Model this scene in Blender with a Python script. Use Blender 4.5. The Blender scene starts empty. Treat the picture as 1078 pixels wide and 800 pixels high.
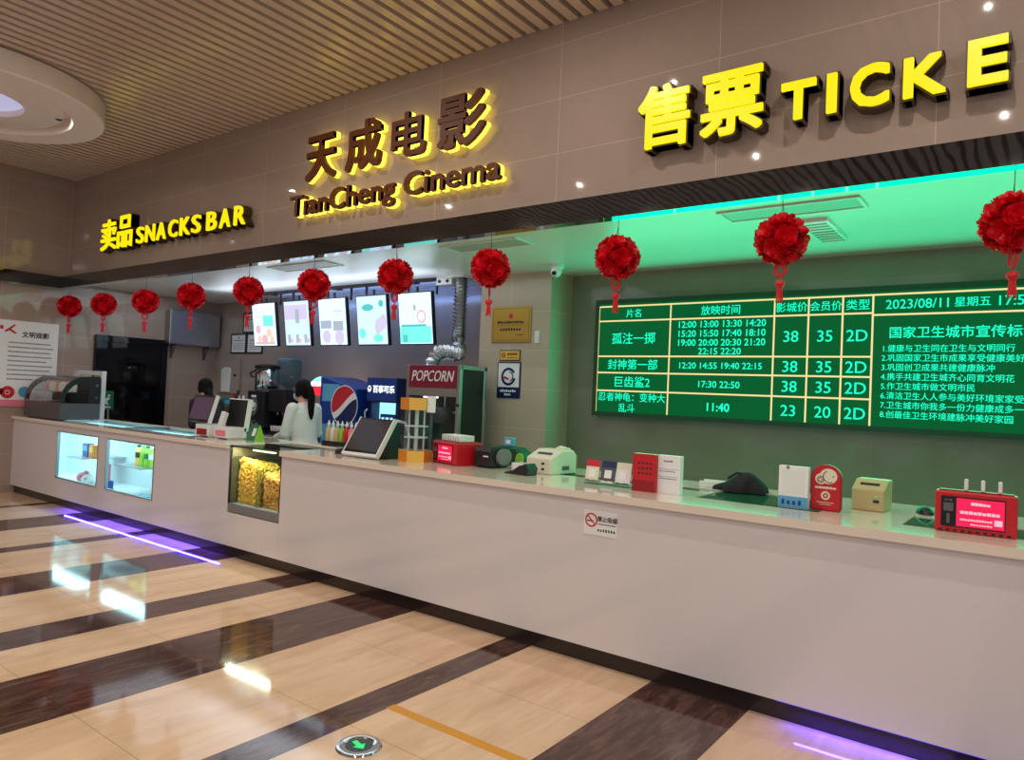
import bpy, bmesh, math, random
from mathutils import Vector, Matrix
random.seed(7)
PI = math.pi
SC = bpy.context.scene
COL = SC.collection

# ------------------------------------------------------------------ helpers
def lin(v):
    v /= 255.0
    return v / 12.92 if v <= 0.04045 else ((v + 0.055) / 1.055) ** 2.4
def C3(r, g, b): return (lin(r), lin(g), lin(b), 1.0)

def nd(nt, kind, **kw):
    n = nt.nodes.new(kind)
    for k, v in kw.items():
        if k in n.inputs: n.inputs[k].default_value = v
        else: setattr(n, k, v)
    return n

def mat(name, rgb, rough=.5, metal=0.0, spec=.5, emit=None, es=1.0, coat=0.0, bump=0.0, bscale=30, vary=0.0, vscale=6):
    m = bpy.data.materials.new(name); m.use_nodes = True
    nt = m.node_tree; b = nt.nodes['Principled BSDF']
    col = C3(*rgb)
    b.inputs['Base Color'].default_value = col
    b.inputs['Roughness'].default_value = rough
    b.inputs['Metallic'].default_value = metal
    b.inputs['Specular IOR Level'].default_value = spec
    b.inputs['Coat Weight'].default_value = coat
    b.inputs['Coat Roughness'].default_value = .06
    if emit is not None:
        b.inputs['Emission Color'].default_value = C3(*emit)
        b.inputs['Emission Strength'].default_value = es
    if vary or bump:
        tc = nd(nt, 'ShaderNodeTexCoord')
    if vary:
        n = nd(nt, 'ShaderNodeTexNoise', Scale=vscale, Detail=4.0)
        nt.links.new(tc.outputs['Object'], n.inputs['Vector'])
        mx = nd(nt, 'ShaderNodeMix', data_type='RGBA')
        mx.inputs[6].default_value = tuple(c * (1 - vary) for c in col[:3]) + (1,)
        mx.inputs[7].default_value = tuple(min(1, c * (1 + vary)) for c in col[:3]) + (1,)
        nt.links.new(n.outputs['Fac'], mx.inputs[0]); nt.links.new(mx.outputs[2], b.inputs['Base Color'])
    if bump:
        n = nd(nt, 'ShaderNodeTexNoise', Scale=bscale, Detail=3.0)
        nt.links.new(tc.outputs['Object'], n.inputs['Vector'])
        bp = nd(nt, 'ShaderNodeBump', Strength=bump, Distance=.02)
        nt.links.new(n.outputs['Fac'], bp.inputs['Height']); nt.links.new(bp.outputs['Normal'], b.inputs['Normal'])
    return m

def glass(name, tint=(235, 245, 245), refl=.55, rough=.03):
    """thin clear pane: transparent seen straight on, mirror-like at grazing angles"""
    m = bpy.data.materials.new(name); m.use_nodes = True
    nt = m.node_tree; nt.nodes.clear()
    out = nd(nt, 'ShaderNodeOutputMaterial'); mix = nd(nt, 'ShaderNodeMixShader')
    tr = nd(nt, 'ShaderNodeBsdfTransparent'); tr.inputs['Color'].default_value = C3(*tint)
    gl = nd(nt, 'ShaderNodeBsdfGlossy', Roughness=rough)
    fr = nd(nt, 'ShaderNodeLayerWeight', Blend=.5)
    pw = nd(nt, 'ShaderNodeMath', operation='POWER'); pw.inputs[1].default_value = 4
    mt = nd(nt, 'ShaderNodeMath', operation='MULTIPLY_ADD'); mt.inputs[1].default_value = refl; mt.inputs[2].default_value = .035
    nt.links.new(fr.outputs['Facing'], pw.inputs[0]); nt.links.new(pw.outputs[0], mt.inputs[0]); nt.links.new(mt.outputs[0], mix.inputs[0])
    nt.links.new(tr.outputs[0], mix.inputs[1]); nt.links.new(gl.outputs[0], mix.inputs[2])
    nt.links.new(mix.outputs[0], out.inputs[0])
    return m

def bx(bm, x0, x1, y0, y1, z0, z1, M=None):
    vs = [Vector(p) for p in ((x0,y0,z0),(x1,y0,z0),(x1,y1,z0),(x0,y1,z0),(x0,y0,z1),(x1,y0,z1),(x1,y1,z1),(x0,y1,z1))]
    if M is not None: vs = [M @ v for v in vs]
    v = [bm.verts.new(p) for p in vs]
    for f in ((3,2,1,0),(4,5,6,7),(0,1,5,4),(1,2,6,5),(2,3,7,6),(3,0,4,7)): bm.faces.new([v[i] for i in f])

def prism(bm, pts, a0, a1, axis='y', M=None):
    """closed 2-D outline extruded along an axis; outline is (x,z) for 'y', (y,z) for 'x', (x,y) for 'z'"""
    def P(p, a):
        q = {'y': (p[0], a, p[1]), 'x': (a, p[0], p[1]), 'z': (p[0], p[1], a)}[axis]
        q = Vector(q)
        return M @ q if M is not None else q
    A = [bm.verts.new(P(p, a0)) for p in pts]; B = [bm.verts.new(P(p, a1)) for p in pts]
    n = len(pts)
    bm.faces.new(A); bm.faces.new(B[::-1])
    for i in range(n): bm.faces.new((A[i], B[i], B[(i+1) % n], A[(i+1) % n]))

def lathe(bm, prof, seg=20, c=(0,0,0), M=None):
    rings = []
    for r, z in prof:
        rg = []
        for i in range(seg):
            a = 2*PI*i/seg
            p = Vector((c[0]+r*math.cos(a), c[1]+r*math.sin(a), c[2]+z))
            rg.append(bm.verts.new(M @ p if M is not None else p))
        rings.append(rg)
    for a, b in zip(rings, rings[1:]):
        for i in range(seg): bm.faces.new((a[i], a[(i+1)%seg], b[(i+1)%seg], b[i]))
    for rg, fl in ((rings[0], True), (rings[-1], False)):
        try: bm.faces.new(rg[::-1] if fl else rg)
        except ValueError: pass

def cyl(bm, c, r, h, seg=16, M=None): lathe(bm, [(r, 0), (r, h)], seg, c, M)

def tube(bm, pts, r, seg=8, cap=True):
    """r is a number or a list of radii, one per point"""
    pts = [Vector(p) for p in pts]; n = len(pts); rings = []
    up = None
    for i, p in enumerate(pts):
        d = (pts[min(i+1, n-1)] - pts[max(i-1, 0)]).normalized()
        if up is None:
            up = Vector((0,0,1)) if abs(d.z) < .9 else Vector((1,0,0))
        s = d.cross(up).normalized(); up = s.cross(d).normalized()
        rr = r[i] if isinstance(r, (list, tuple)) else r
        rings.append([bm.verts.new(p + s*rr*math.cos(2*PI*k/seg) + up*rr*math.sin(2*PI*k/seg)) for k in range(seg)])
    for a, b in zip(rings, rings[1:]):
        for k in range(seg): bm.faces.new((a[k], a[(k+1)%seg], b[(k+1)%seg], b[k]))
    if cap: bm.faces.new(rings[0][::-1]); bm.faces.new(rings[-1])

def torus(bm, c, R, r, seg=28, sec=8, M=None):
    base = []
    for i in range(seg):
        a = 2*PI*i/seg; rg = []
        for k in range(sec):
            t = 2*PI*k/sec
            p = Vector((math.cos(a)*(R+r*math.cos(t)), math.sin(a)*(R+r*math.cos(t)), r*math.sin(t)))
            p = (M @ p if M is not None else p) + Vector(c)
            rg.append(bm.verts.new(p))
        base.append(rg)
    for i in range(seg):
        a, b = base[i], base[(i+1)%seg]
        for k in range(sec): bm.faces.new((a[k], b[k], b[(k+1)%sec], a[(k+1)%sec]))

def ball(bm, c, s, u=16, v=10, M=None):
    s = (s, s, s) if isinstance(s, (int, float)) else s
    T = Matrix.Translation(c) @ Matrix.Diagonal((*s, 1))
    if M is not None: T = M @ T
    bmesh.ops.create_uvsphere(bm, u_segments=u, v_segments=v, radius=1, matrix=T)

def obj(name, bm, m, parent=None, bevel=0, smooth=False, world=False, seg=2):
    """links one bmesh as one mesh object; world=True: the mesh was drawn in world coordinates"""
    me = bpy.data.meshes.new(name)
    bmesh.ops.recalc_face_normals(bm, faces=bm.faces)
    if parent is not None and world:
        bmesh.ops.transform(bm, matrix=Matrix.Translation(-parent_loc(parent)), verts=bm.verts)
    bm.to_mesh(me); bm.free()
    me.materials.append(m)
    if smooth:
        for p in me.polygons: p.use_smooth = True
        try: me.set_sharp_from_angle(angle=math.radians(40))
        except Exception: pass
    o = bpy.data.objects.new(name, me); COL.objects.link(o)
    if parent is not None: o.parent = parent
    if bevel:
        md = o.modifiers.new('bevel', 'BEVEL'); md.width = bevel; md.segments = seg; md.limit_method = 'ANGLE'
    return o

def parent_loc(p):
    v = Vector(p.location)
    while p.parent is not None: p = p.parent; v = v + p.location
    return v

def thing(name, label, cat, loc=(0,0,0), rotz=0, group=None):
    o = bpy.data.objects.new(name, None); COL.objects.link(o)
    o.empty_display_size = .1
    o.location = loc; o.rotation_euler = (0, 0, rotz)
    o['label'] = label; o['category'] = cat
    if group: o['group'] = group
    return o
def tag(o, label, cat, group=None, kind=None):
    if label: o['label'] = label
    if cat: o['category'] = cat
    if group: o['group'] = group
    if kind: o['kind'] = kind
    return o
def struct(name, bm, m, parent=None, **k):
    o = obj(name, bm, m, parent, **k)
    if parent is None: o['kind'] = 'structure'
    return o
def dup(root, loc, rotz=None, label=None, group=None):
    r = root.copy(); COL.objects.link(r); r.location = loc
    if rotz is not None: r.rotation_euler = (0, 0, rotz)
    if label: r['label'] = label
    if group: r['group'] = group
    for ch in list(root.children):
        c = ch.copy(); COL.objects.link(c); c.parent = r
        for g in ch.children:
            d = g.copy(); COL.objects.link(d); d.parent = c
    return r
B = bmesh.new

# ------------------------------------------------------------------ lettering
_tx = {}
def text_geo(body, bold=0.0, depth=.0, align='CENTER', shear=0.0):
    key = (body, bold, depth, align, shear)
    if key not in _tx:
        c = bpy.data.curves.new('t', 'FONT'); c.body = body; c.size = 1; c.extrude = depth
        c.align_x = align; c.resolution_u = 3; c.shear = shear
        o = bpy.data.objects.new('t', c); COL.objects.link(o)
        me = bpy.data.meshes.new_from_object(o.evaluated_get(bpy.context.evaluated_depsgraph_get()))
        V = [v.co.copy() for v in me.vertices]; F = [tuple(p.vertices) for p in me.polygons]
        bpy.data.objects.remove(o); bpy.data.curves.remove(c); bpy.data.meshes.remove(me)
        if bold:                       # heavier strokes: the same outline repeated around itself
            d = bold; ofs = [(d*i, d*j) for i in (-1, 0, 1) for j in (-1, 0, 1)]      # square pen keeps the corners
            if bold < .02: ofs = [(-d*.7, -d*.7), (d*.7, d*.7), (-d*.7, d*.7), (d*.7, -d*.7)]
            if bold < .013: ofs = [(-d*.7, -d*.3), (d*.7, d*.3)]
            n = len(V); V0, F0 = V, F
            V = [v + Vector((ox, oy, .01*k)) for k, (ox, oy) in enumerate(ofs) for v in V0]; F = [tuple(i+k*n for i in f) for k in range(len(ofs)) for f in F0]
        _tx[key] = (V, F)
    return _tx[key]

def put_geo(bm, V, F, f):
    vs = [bm.verts.new(f(v)) for v in V]
    for q in F:
        try: bm.faces.new([vs[i] for i in q])
        except ValueError: pass

def text_box(bm, body, x0, x1, z0, z1, yf, yb, bold=0.0, shear=0.0):
    """letter(s) stretched to a box in the XZ plane, front face at yf, back at yb"""
    V, F = text_geo(body, bold, .5, shear=shear)
    ax, bx_ = min(v.x for v in V), max(v.x for v in V); ay, by = min(v.y for v in V), max(v.y for v in V)
    put_geo(bm, V, F, lambda v: Vector((x0+(v.x-ax)/(bx_-ax)*(x1-x0), yb+(yf-yb)*(v.z+.5), z0+(v.y-ay)/(by-ay)*(z1-z0))))

def text_at(bm, body, x, y, z, size, w=None, bold=0.0, align='CENTER', M=None, shear=0.0, sx=1.0):
    """flat lettering in the XZ plane facing -Y, baseline centre at (x, z)"""
    V, F = text_geo(body, bold, 0, align, shear)
    s = size*sx
    if w is not None:
        W = max(v.x for v in V) - min(v.x for v in V)
        s = w / W if W*size*sx > w or w < 0 else s
    def f(v):
        p = Vector((x+v.x*s, y-v.z*.02, z+v.y*size))
        return M @ p if M is not None else p
    put_geo(bm, V, F, f)

def bars(bm, x0, x1, z, h, y, n, rnd, gap=.25):
    """one row of illegible small print: short blocks"""
    w = (x1-x0)/n
    for i in range(n):
        a = x0+i*w; hh = h*rnd.uniform(.7, 1)
        quad(bm, a, a+w*(1-gap), z, z+hh, y)
def quad(bm, x0, x1, z0, z1, y):
    bm.faces.new([bm.verts.new(p) for p in ((x0,y,z0),(x1,y,z0),(x1,y,z1),(x0,y,z1))])
def disc(bm, x, z, y, r, seg=24, sz=1.0):
    bm.faces.new([bm.verts.new((x+r*math.cos(2*PI*i/seg), y, z+sz*r*math.sin(2*PI*i/seg))) for i in range(seg)])
def ring(bm, x, z, y, r0, r1, a0=0, a1=2*PI, seg=28):
    for i in range(seg):
        t, u = a0+(a1-a0)*i/seg, a0+(a1-a0)*(i+1)/seg
        bm.faces.new([bm.verts.new((x+r*math.cos(q), y, z+r*math.sin(q))) for r, q in ((r0,t),(r1,t),(r1,u),(r0,u))])

# ------------------------------------------------------------------ materials
def tile_mat(name, rgb, rough, tw, th, plane, off=(0,0), joint=(205,190,175), spec=.5, vary=.06):
    m = mat(name, rgb, rough, spec=spec)
    nt = m.node_tree; b = nt.nodes['Principled BSDF']
    g = nd(nt, 'ShaderNodeNewGeometry'); sp = nd(nt, 'ShaderNodeSeparateXYZ'); cb = nd(nt, 'ShaderNodeCombineXYZ')
    nt.links.new(g.outputs['Position'], sp.inputs[0])
    for k, (a, o) in enumerate(zip(plane, off)):
        ad = nd(nt, 'ShaderNodeMath', operation='ADD'); ad.inputs[1].default_value = 100*(tw if k == 0 else th) - o
        nt.links.new(sp.outputs['XYZ'.index(a)], ad.inputs[0]); nt.links.new(ad.outputs[0], cb.inputs[k])
    br = nd(nt, 'ShaderNodeTexBrick', Scale=1.0, offset=0.0)
    br.inputs['Mortar Size'].default_value = .003; br.inputs['Mortar Smooth'].default_value = .2
    br.inputs['Brick Width'].default_value = tw; br.inputs['Row Height'].default_value = th
    c = C3(*rgb)
    br.inputs['Color1'].default_value = c; br.inputs['Color2'].default_value = tuple(x*(1-vary) for x in c[:3])+(1,)
    br.inputs['Mortar'].default_value = C3(*joint)
    nt.links.new(cb.outputs[0], br.inputs['Vector'])
    nz = nd(nt, 'ShaderNodeTexNoise', Scale=2.5, Detail=5.0, Roughness=.6)
    nt.links.new(g.outputs['Position'], nz.inputs['Vector'])
    mr = nd(nt, 'ShaderNodeMapRange'); mr.inputs['To Min'].default_value = .9; mr.inputs['To Max'].default_value = 1.1
    nt.links.new(nz.outputs['Fac'], mr.inputs['Value'])
    mx = nd(nt, 'ShaderNodeMix', data_type='RGBA', blend_type='MULTIPLY'); mx.inputs[0].default_value = 1
    nt.links.new(br.outputs['Color'], mx.inputs[6]); nt.links.new(mr.outputs[0], mx.inputs[7])
    nt.links.new(mx.outputs[2], b.inputs['Base Color'])
    return m

STRIPES = [(-10.22,-10.06),(-9.2,-8.61),(-7.715,-7.51),(-6.655,-6.045),(-5.19,-4.885),(-4.37,-3.71),(-2.863,-2.658),(-1.815,-1.283),(-.33,-.1),(.72,1.3),(2.2,2.4),(3.2,3.8)]
def floor_mat():
    m = mat('polished_marble_floor', (215,180,145), .07, spec=.45)
    nt = m.node_tree; b = nt.nodes['Principled BSDF']
    g = nd(nt, 'ShaderNodeNewGeometry'); sp = nd(nt, 'ShaderNodeSeparateXYZ'); nt.links.new(g.outputs['Position'], sp.inputs[0])
    mr = nd(nt, 'ShaderNodeMapRange'); mr.inputs['From Min'].default_value = -12; mr.inputs['From Max'].default_value = 6
    nt.links.new(sp.outputs['X'], mr.inputs['Value'])
    cr = nd(nt, 'ShaderNodeValToRGB'); cr.color_ramp.interpolation = 'CONSTANT'
    el = cr.color_ramp.elements
    el[0].position = 0; el[0].color = (0,0,0,1); el.remove(el[1])
    for a, z in STRIPES:
        e = el.new((a+12)/18); e.color = (1,1,1,1)
        e = el.new((z+12)/18); e.color = (0,0,0,1)
    nt.links.new(mr.outputs[0], cr.inputs['Fac'])
    def stretched(sc, det, dist):
        mp = nd(nt, 'ShaderNodeMapping'); mp.inputs['Scale'].default_value = sc
        nt.links.new(g.outputs['Position'], mp.inputs['Vector'])
        n = nd(nt, 'ShaderNodeTexNoise', Scale=1.0, Detail=det, Roughness=.65, Distortion=dist)
        nt.links.new(mp.outputs[0], n.inputs['Vector']); return n
    def two(n, a, z, lo=.35, hi=.7):
        r = nd(nt, 'ShaderNodeValToRGB'); r.color_ramp.elements[0].position = lo; r.color_ramp.elements[1].position = hi
        r.color_ramp.elements[0].color = C3(*a); r.color_ramp.elements[1].color = C3(*z)
        nt.links.new(n.outputs['Fac'], r.inputs['Fac']); return r
    light = two(stretched((7,1.4,1), 6.0, .6), (232,200,168), (206,172,140))
    dark = two(stretched((16,3.2,1), 8.0, 1.0), (70,46,42), (120,92,82), .42, .8)
    mx = nd(nt, 'ShaderNodeMix', data_type='RGBA')
    nt.links.new(cr.outputs['Color'], mx.inputs[0]); nt.links.new(light.outputs[0], mx.inputs[6]); nt.links.new(dark.outputs[0], mx.inputs[7])
    # tile joints across the stripes
    ad = nd(nt, 'ShaderNodeMath', operation='ADD'); ad.inputs[1].default_value = 80 - 2.362
    dv = nd(nt, 'ShaderNodeMath', operation='DIVIDE'); dv.inputs[1].default_value = .8
    fr = nd(nt, 'ShaderNodeMath', operation='FRACT'); lt = nd(nt, 'ShaderNodeMath', operation='LESS_THAN'); lt.inputs[1].default_value = .006
    nt.links.new(sp.outputs['Y'], ad.inputs[0]); nt.links.new(ad.outputs[0], dv.inputs[0]); nt.links.new(dv.outputs[0], fr.inputs[0]); nt.links.new(fr.outputs[0], lt.inputs[0])
    m2 = nd(nt, 'ShaderNodeMix', data_type='RGBA', blend_type='MULTIPLY')
    jm = nd(nt, 'ShaderNodeMath', operation='MULTIPLY'); jm.inputs[1].default_value = .45
    nt.links.new(lt.outputs[0], jm.inputs[0]); nt.links.new(jm.outputs[0], m2.inputs[0])
    nt.links.new(mx.outputs[2], m2.inputs[6]); m2.inputs[7].default_value = (.25,.18,.14,1)
    nt.links.new(m2.outputs[2], b.inputs['Base Color'])
    return m

M = {}
M['floor'] = floor_mat()
M['fascia'] = tile_mat('glossy_taupe_tile', (164,146,135), .03, 1.23, .415, 'XZ', (-.53, 3.43), (192,172,158))
M['wall_left'] = tile_mat('taupe_wall_tile', (168,148,136), .06, .8, .415, 'YZ', (4.4, 3.43), (192,172,158))
M['wall_back'] = tile_mat('grey_taupe_wall_tile', (168,152,142), .2, 1.2, .6, 'XZ', (0, 2.1), (150,140,130))
M['wall_ticket'] = tile_mat('glossy_shaded_wall_tile', (142,136,122), .12, 1.2, .6, 'XZ', (-3.6, 2.13), (150,140,128))  # base colour lowered to stand for weak light on the ticket wall
M['column'] = tile_mat('beige_column_tile', (196,178,158), .14, .8, .42, 'XZ', (-3.95, 2.105), (214,200,182))
M['slat'] = mat('satin_timber_slat', (212,192,178), .2, vary=.05)
M['slat_back'] = mat('dark_slat_backing', (74,58,50), .7)
M['white_ceiling'] = mat('semi_gloss_white_ceiling', (228,226,224), .32, spec=.5)
M['white_drum'] = mat('white_painted_plaster', (242,232,226), .45)
M['black_gloss'] = mat('black_mirror_trim', (14,14,17), .02, spec=1.0, coat=1.0, bump=.2, bscale=1.3)
M['counter'] = mat('white_lacquer_panel', (222,217,218), .14, coat=.6)
M['counter_top'] = mat('cream_stone_worktop', (232,220,206), .1, coat=.4, vary=.03, vscale=14)
M['toe'] = mat('dark_brown_toe_kick', (44,32,30), .22)
M['alu'] = mat('brushed_aluminium', (176,178,182), .3, metal=1)
M['chrome'] = mat('polished_steel', (205,207,210), .1, metal=1)
M['foil'] = mat('silver_foil', (190,190,194), .24, metal=1)
M['black'] = mat('black_plastic', (24,24,27), .38)
M['black_shiny'] = mat('black_glass_panel', (10,10,14), .06)
M['grey_screen'] = mat('grey_unlit_screen', (60,58,56), .1)
M['purple_screen'] = mat('dim_purple_screen', (60,44,62), .12, emit=(96,70,96), es=.35)
M['grey'] = mat('grey_plastic', (120,122,124), .4)
M['dkgrey'] = mat('dark_grey_metal', (78,76,80), .35)
M['white'] = mat('white_plastic', (228,230,228), .35)
M['diffuser'] = mat('grey_diffuser_panel', (176,172,166), .4)
M['offwhite'] = mat('ivory_plastic', (222,220,198), .42)
M['paper'] = mat('white_paper', (236,236,238), .7)
M['beige'] = mat('tan_plastic', (196,176,128), .42)
M['red'] = mat('red_plastic', (196,22,34), .35)
M['red_dark'] = mat('dark_red_plastic', (150,12,24), .45)
M['red_foil'] = mat('red_paper_foil', (222,12,30), .3, spec=.6)
M['red_cord'] = mat('red_silk_thread', (214,22,36), .6)
M['green'] = mat('green_plastic', (14,110,62), .4)
M['green_dark'] = mat('dark_green_felt', (16,74,48), .5)
M['green_glass'] = mat('dark_green_glass', (20,92,62), .05, spec=.8)
M['dark_teal'] = mat('dark_teal_panel', (16,30,32), .25)
M['glass_top'] = glass('clear_glass_lid', (235,246,248), .18)
M['teal'] = mat('teal_plastic', (36,124,128), .45)
M['brown'] = mat('brown_laminate', (96,74,64), .45, vary=.12)
M['wood'] = mat('light_brown_cardboard', (150,104,62), .6)
M['blue'] = mat('blue_vinyl', (12,58,140), .3)
M['blue_dark'] = mat('navy_vinyl', (14,32,84), .35)
M['cyanblue'] = mat('light_blue_print', (92,168,208), .4)
M['gold'] = mat('brass_gold_plate', (204,164,74), .28, metal=.55)
M['orange'] = mat('orange_acrylic', (214,132,40), .3)
M['yellow'] = mat('yellow_acrylic', (236,190,84), .3)
M['lime'] = mat('lime_acrylic', (138,196,62), .3)
M['ink'] = mat('dark_print', (40,36,38), .7)
M['ink_grey'] = mat('grey_print', (96,92,96), .7)
M['ink_red'] = mat('red_print', (200,30,46), .6)
M['ink_white'] = mat('white_print', (240,240,240), .6)
M['ink_brown'] = mat('brown_print', (150,76,30), .6)
M['pink'] = mat('pink_plush', (232,132,148), .8)
M['tape'] = mat('orange_floor_tape', (214,148,28), .35)
M['skin'] = mat('skin', (214,166,142), .5)
M['hair'] = mat('black_hair', (14,12,13), .75, spec=.15, bump=.3, bscale=60)
M['shirt'] = mat('white_cotton', (222,230,226), .8, bump=.25, bscale=14)
M['darkcloth'] = mat('black_cotton', (28,28,34), .85)
M['mask'] = mat('pale_blue_face_mask', (190,220,236), .8)
M['eye'] = mat('eye_white_and_iris', (34,26,24), .2)
M['glass'] = glass('clear_glass')
M['acrylic'] = glass('clear_acrylic', (238,244,244), .7)
M['bottle'] = glass('blue_tinted_bottle', (206,232,240), .4, .08)
def kernels(name, a, z, sc):
    m = mat(name, a, .5); nt = m.node_tree; b = nt.nodes['Principled BSDF']
    tc = nd(nt, 'ShaderNodeTexCoord'); n = nd(nt, 'ShaderNodeTexNoise', Scale=sc, Detail=3.0); nt.links.new(tc.outputs['Object'], n.inputs['Vector'])
    r = nd(nt, 'ShaderNodeValToRGB'); r.color_ramp.elements[0].position = .38; r.color_ramp.elements[1].position = .64
    r.color_ramp.elements[0].color = C3(*a); r.color_ramp.elements[1].color = C3(*z)
    nt.links.new(n.outputs['Fac'], r.inputs['Fac']); nt.links.new(r.outputs[0], b.inputs['Base Color'])
    return m
M['popcorn'] = kernels('golden_popcorn', (236,146,34), (255,216,84), 34)
M['caramel'] = kernels('caramel_popcorn', (196,108,30), (250,190,80), 42)
M['olive'] = mat('olive_steel', (92,84,58), .4)
def em(name, rgb, es=1.0, base=(8,8,8)): 
    M[name] = mat(name, base, .3, emit=rgb, es=es); return M[name]
em('sign_yellow', (255,232,6), 1.02, (60,54,4))
M['sign_side'] = mat('dark_bronze_sign_side', (72,54,30), .45)
em('halo_yellow', (255,226,70), 2.2, (80,70,20))
M['sign_brown'] = mat('brown_sign_face', (98,50,20), .5, spec=.3)
M['crimson'] = mat('crimson_header', (132,20,52), .35)
em('led_green', (0,92,44), 1.0, (1,8,4)); M['led_green'].node_tree.nodes['Principled BSDF'].inputs['Specular IOR Level'].default_value = .12
em('led_text', (0,252,196), 1.25)
em('led_line', (255,232,160), 1.0)
em('screen_white', (206,244,255), 1.5)
em('screen_white_cool', (196,226,255), 1.4)
em('pic_cyan', (120,236,226), 1.2); em('pic_teal', (90,210,206), 1.0); em('pic_pink', (244,196,208), 1.0); em('pic_grey', (182,192,212), 1.0); em('pic_orange', (248,212,184), 1.1); em('pic_lilac', (214,206,236), 1.1)
em('lit_white', (255,250,244), 3.0)
em('lit_blue', (30,140,255), 1.6); em('lit_cyan', (150,226,255), 1.5); em('lit_text', (236,246,255), 1.6)
em('lit_red', (255,40,60), 1.3)
em('pink_screen', (250,24,84), .95, (60,4,20)); em('pink_screen_text', (255,190,206), 1.0)
em('exit_green', (20,235,120), 1.0)
em('exit_dark', (2,36,20), 1.0)
em('case_light', (190,246,255), 2.4)
em('warm_tube', (246,255,196), 2.0)
em('purple_led', (84,50,255), 1.0)
M['case_white'] = mat('white_case_lining', (222,240,244), .5)

# ------------------------------------------------------------------ setting
XL, XR = -11.31, 4.5          # left wall and right end of the hall
YF, YC, YB, YT, YK = 4.44, 3.83, 6.74, 6.70, 6.28   # fascia, counter front, snack back wall, ticket wall, column face
ZC, ZA = 4.46, 2.95           # hall ceiling, alcove ceiling
YO = -6.5                     # hall left open behind the viewer to let the ambient fill in

b = B(); bx(b, XL-.3, XR, YO, YB+.3, -.1, 0); struct('floor', b, M['floor'])
b = B()                        # slatted hall ceiling
bx(b, XL-.3, XR, YO, YF+.2, ZC+.0, ZC+.1)
ceil = struct('ceiling', b, M['slat_back'])
b = B(); x = XL+.03
while x < XR-.1:
    bx(b, x, x+.078, YO, YF-.004, ZC-.045, ZC); x += .1265
struct('slat', b, M['slat'], ceil)
b = B(); bx(b, XL, XR, YF, YF+.12, 2.955, ZC); struct('wall_front', b, M['fascia'])
b = B(); bx(b, XL-.16, XL, YO, YB, 0, ZC+.05); struct('wall_left', b, M['wall_left'])
b = B(); bx(b, XL-.16, -5.1, YB, YB+.16, 0, ZA+.1); struct('wall_back', b, M['wall_back'])
b = B(); bx(b, -4.235, XR, YT, YT+.2, 0, ZA+.1); struct('wall_ticket', b, M['wall_ticket'])
b = B(); bx(b, -5.18, -4.235, YK, YB+.16, 0, ZA+.1); struct('wall_column', b, M['column'])
b = B(); bx(b, XL, XR, 4.37, YF-.001, ZA, ZA+.06); bx(b, XL, XR, YF-.001, YB+.16, ZA, ZA+.005); struct('ceiling', b, M['white_ceiling'])
b = B(); bx(b, XR, XR+.16, 3.0, YB, 0, ZC); struct('wall_right', b, M['wall_ticket'])
# black mirror band under the fascia, returning along the left wall
b = B()
bx(b, XL+.10, XR, 4.27, 4.37, 2.848, 3.01)
bx(b, XL, XL+.10, YO, 4.37, 2.848, 3.01)
struct('trim_1', b, M['black_gloss'])
# door in the left wall: dark leaf in a frame
b = B(); bx(b, XL, XL+.03, 4.80, 5.88, 0, 2.25)
d = struct('door_1', b, M['black_shiny'])
b = B()
bx(b, XL+.02, XL+.06, 4.80, 4.90, 0, 2.25); bx(b, XL+.02, XL+.06, 5.80, 5.88, 0, 2.25); bx(b, XL+.02, XL+.06, 4.90, 5.80, 2.15, 2.25)
obj('door_frame', b, M['black_shiny'], d, bevel=.004)
b = B(); bx(b, XL+.06, XL+.09, 5.0, 5.03, .95, 1.15); obj('door_handle', b, M['chrome'], d, bevel=.004)

# alcove ceiling fittings
def ceiling_panel(x0, x1, label):
    t = thing('ceiling_panel', label, 'ceiling light', ((x0+x1)/2, 4.985, ZA-.012), 0, 'long recessed panels in the alcove ceiling')
    b = B(); w = (x1-x0)/2
    bx(b, -w, w, -.145, -.12, 0, .012); bx(b, -w, w, .12, .145, 0, .012); bx(b, -w, -w+.025, -.12, .12, 0, .012); bx(b, w-.025, w, -.12, .12, 0, .012)
    obj('panel_frame', b, M['white'], t, bevel=.003)
    b = B(); bx(b, -w+.025, w-.025, -.12, .12, .006, .012); obj('diffuser', b, M['diffuser'], t)
ceiling_panel(-1.905, -.98, 'long recessed grey ceiling panel above the ticket counter')
ceiling_panel(-4.52, -3.65, 'recessed ceiling panel in front of the beige column, above the gold plaque')
ceiling_panel(-7.18, -6.18, 'recessed ceiling panel above the lit snack menu screens')
t = thing('air_grille', 'white louvred air grille in green lit ceiling above the showtime board', 'air vent', (-1.38, 5.64, ZA-.03))
b = B()
bx(b, -.1, -.085, -.33, .33, 0, .03); bx(b, .085, .1, -.33, .33, 0, .03); bx(b, -.085, .085, -.33, -.315, 0, .03); bx(b, -.085, .085, .315, .33, 0, .03)
obj('grille_frame', b, M['white'], t)
b = B(); bx(b, -.085, .085, -.315, .315, .022, .03); obj('backing', b, M['green_dark'], t)
b = B()
for k in range(8): bx(b, -.085, .085, -.30+k*.08, -.27+k*.08, .006, .014)
obj('louvre', b, M['white'], t)
t = thing('security_camera', 'small white dome camera on alcove ceiling by the beige column corner', 'camera', (-4.02, 6.05, ZA))
b = B(); lathe(b, [(.075,0),(.075,-.03),(.06,-.045)], 20); obj('camera_base', b, M['white'], t, smooth=True)
b = B(); ball(b, (0,-.01,-.07), .058); obj('camera_head', b, M['white'], t, smooth=True)
b = B(); cyl(b, (0,0,0), .022, .02, 12, Matrix.Translation((.01,-.058,-.09)) @ Matrix.Rotation(PI/2+.4, 4, 'X')); obj('camera_lens', b, M['black'], t)

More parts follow.
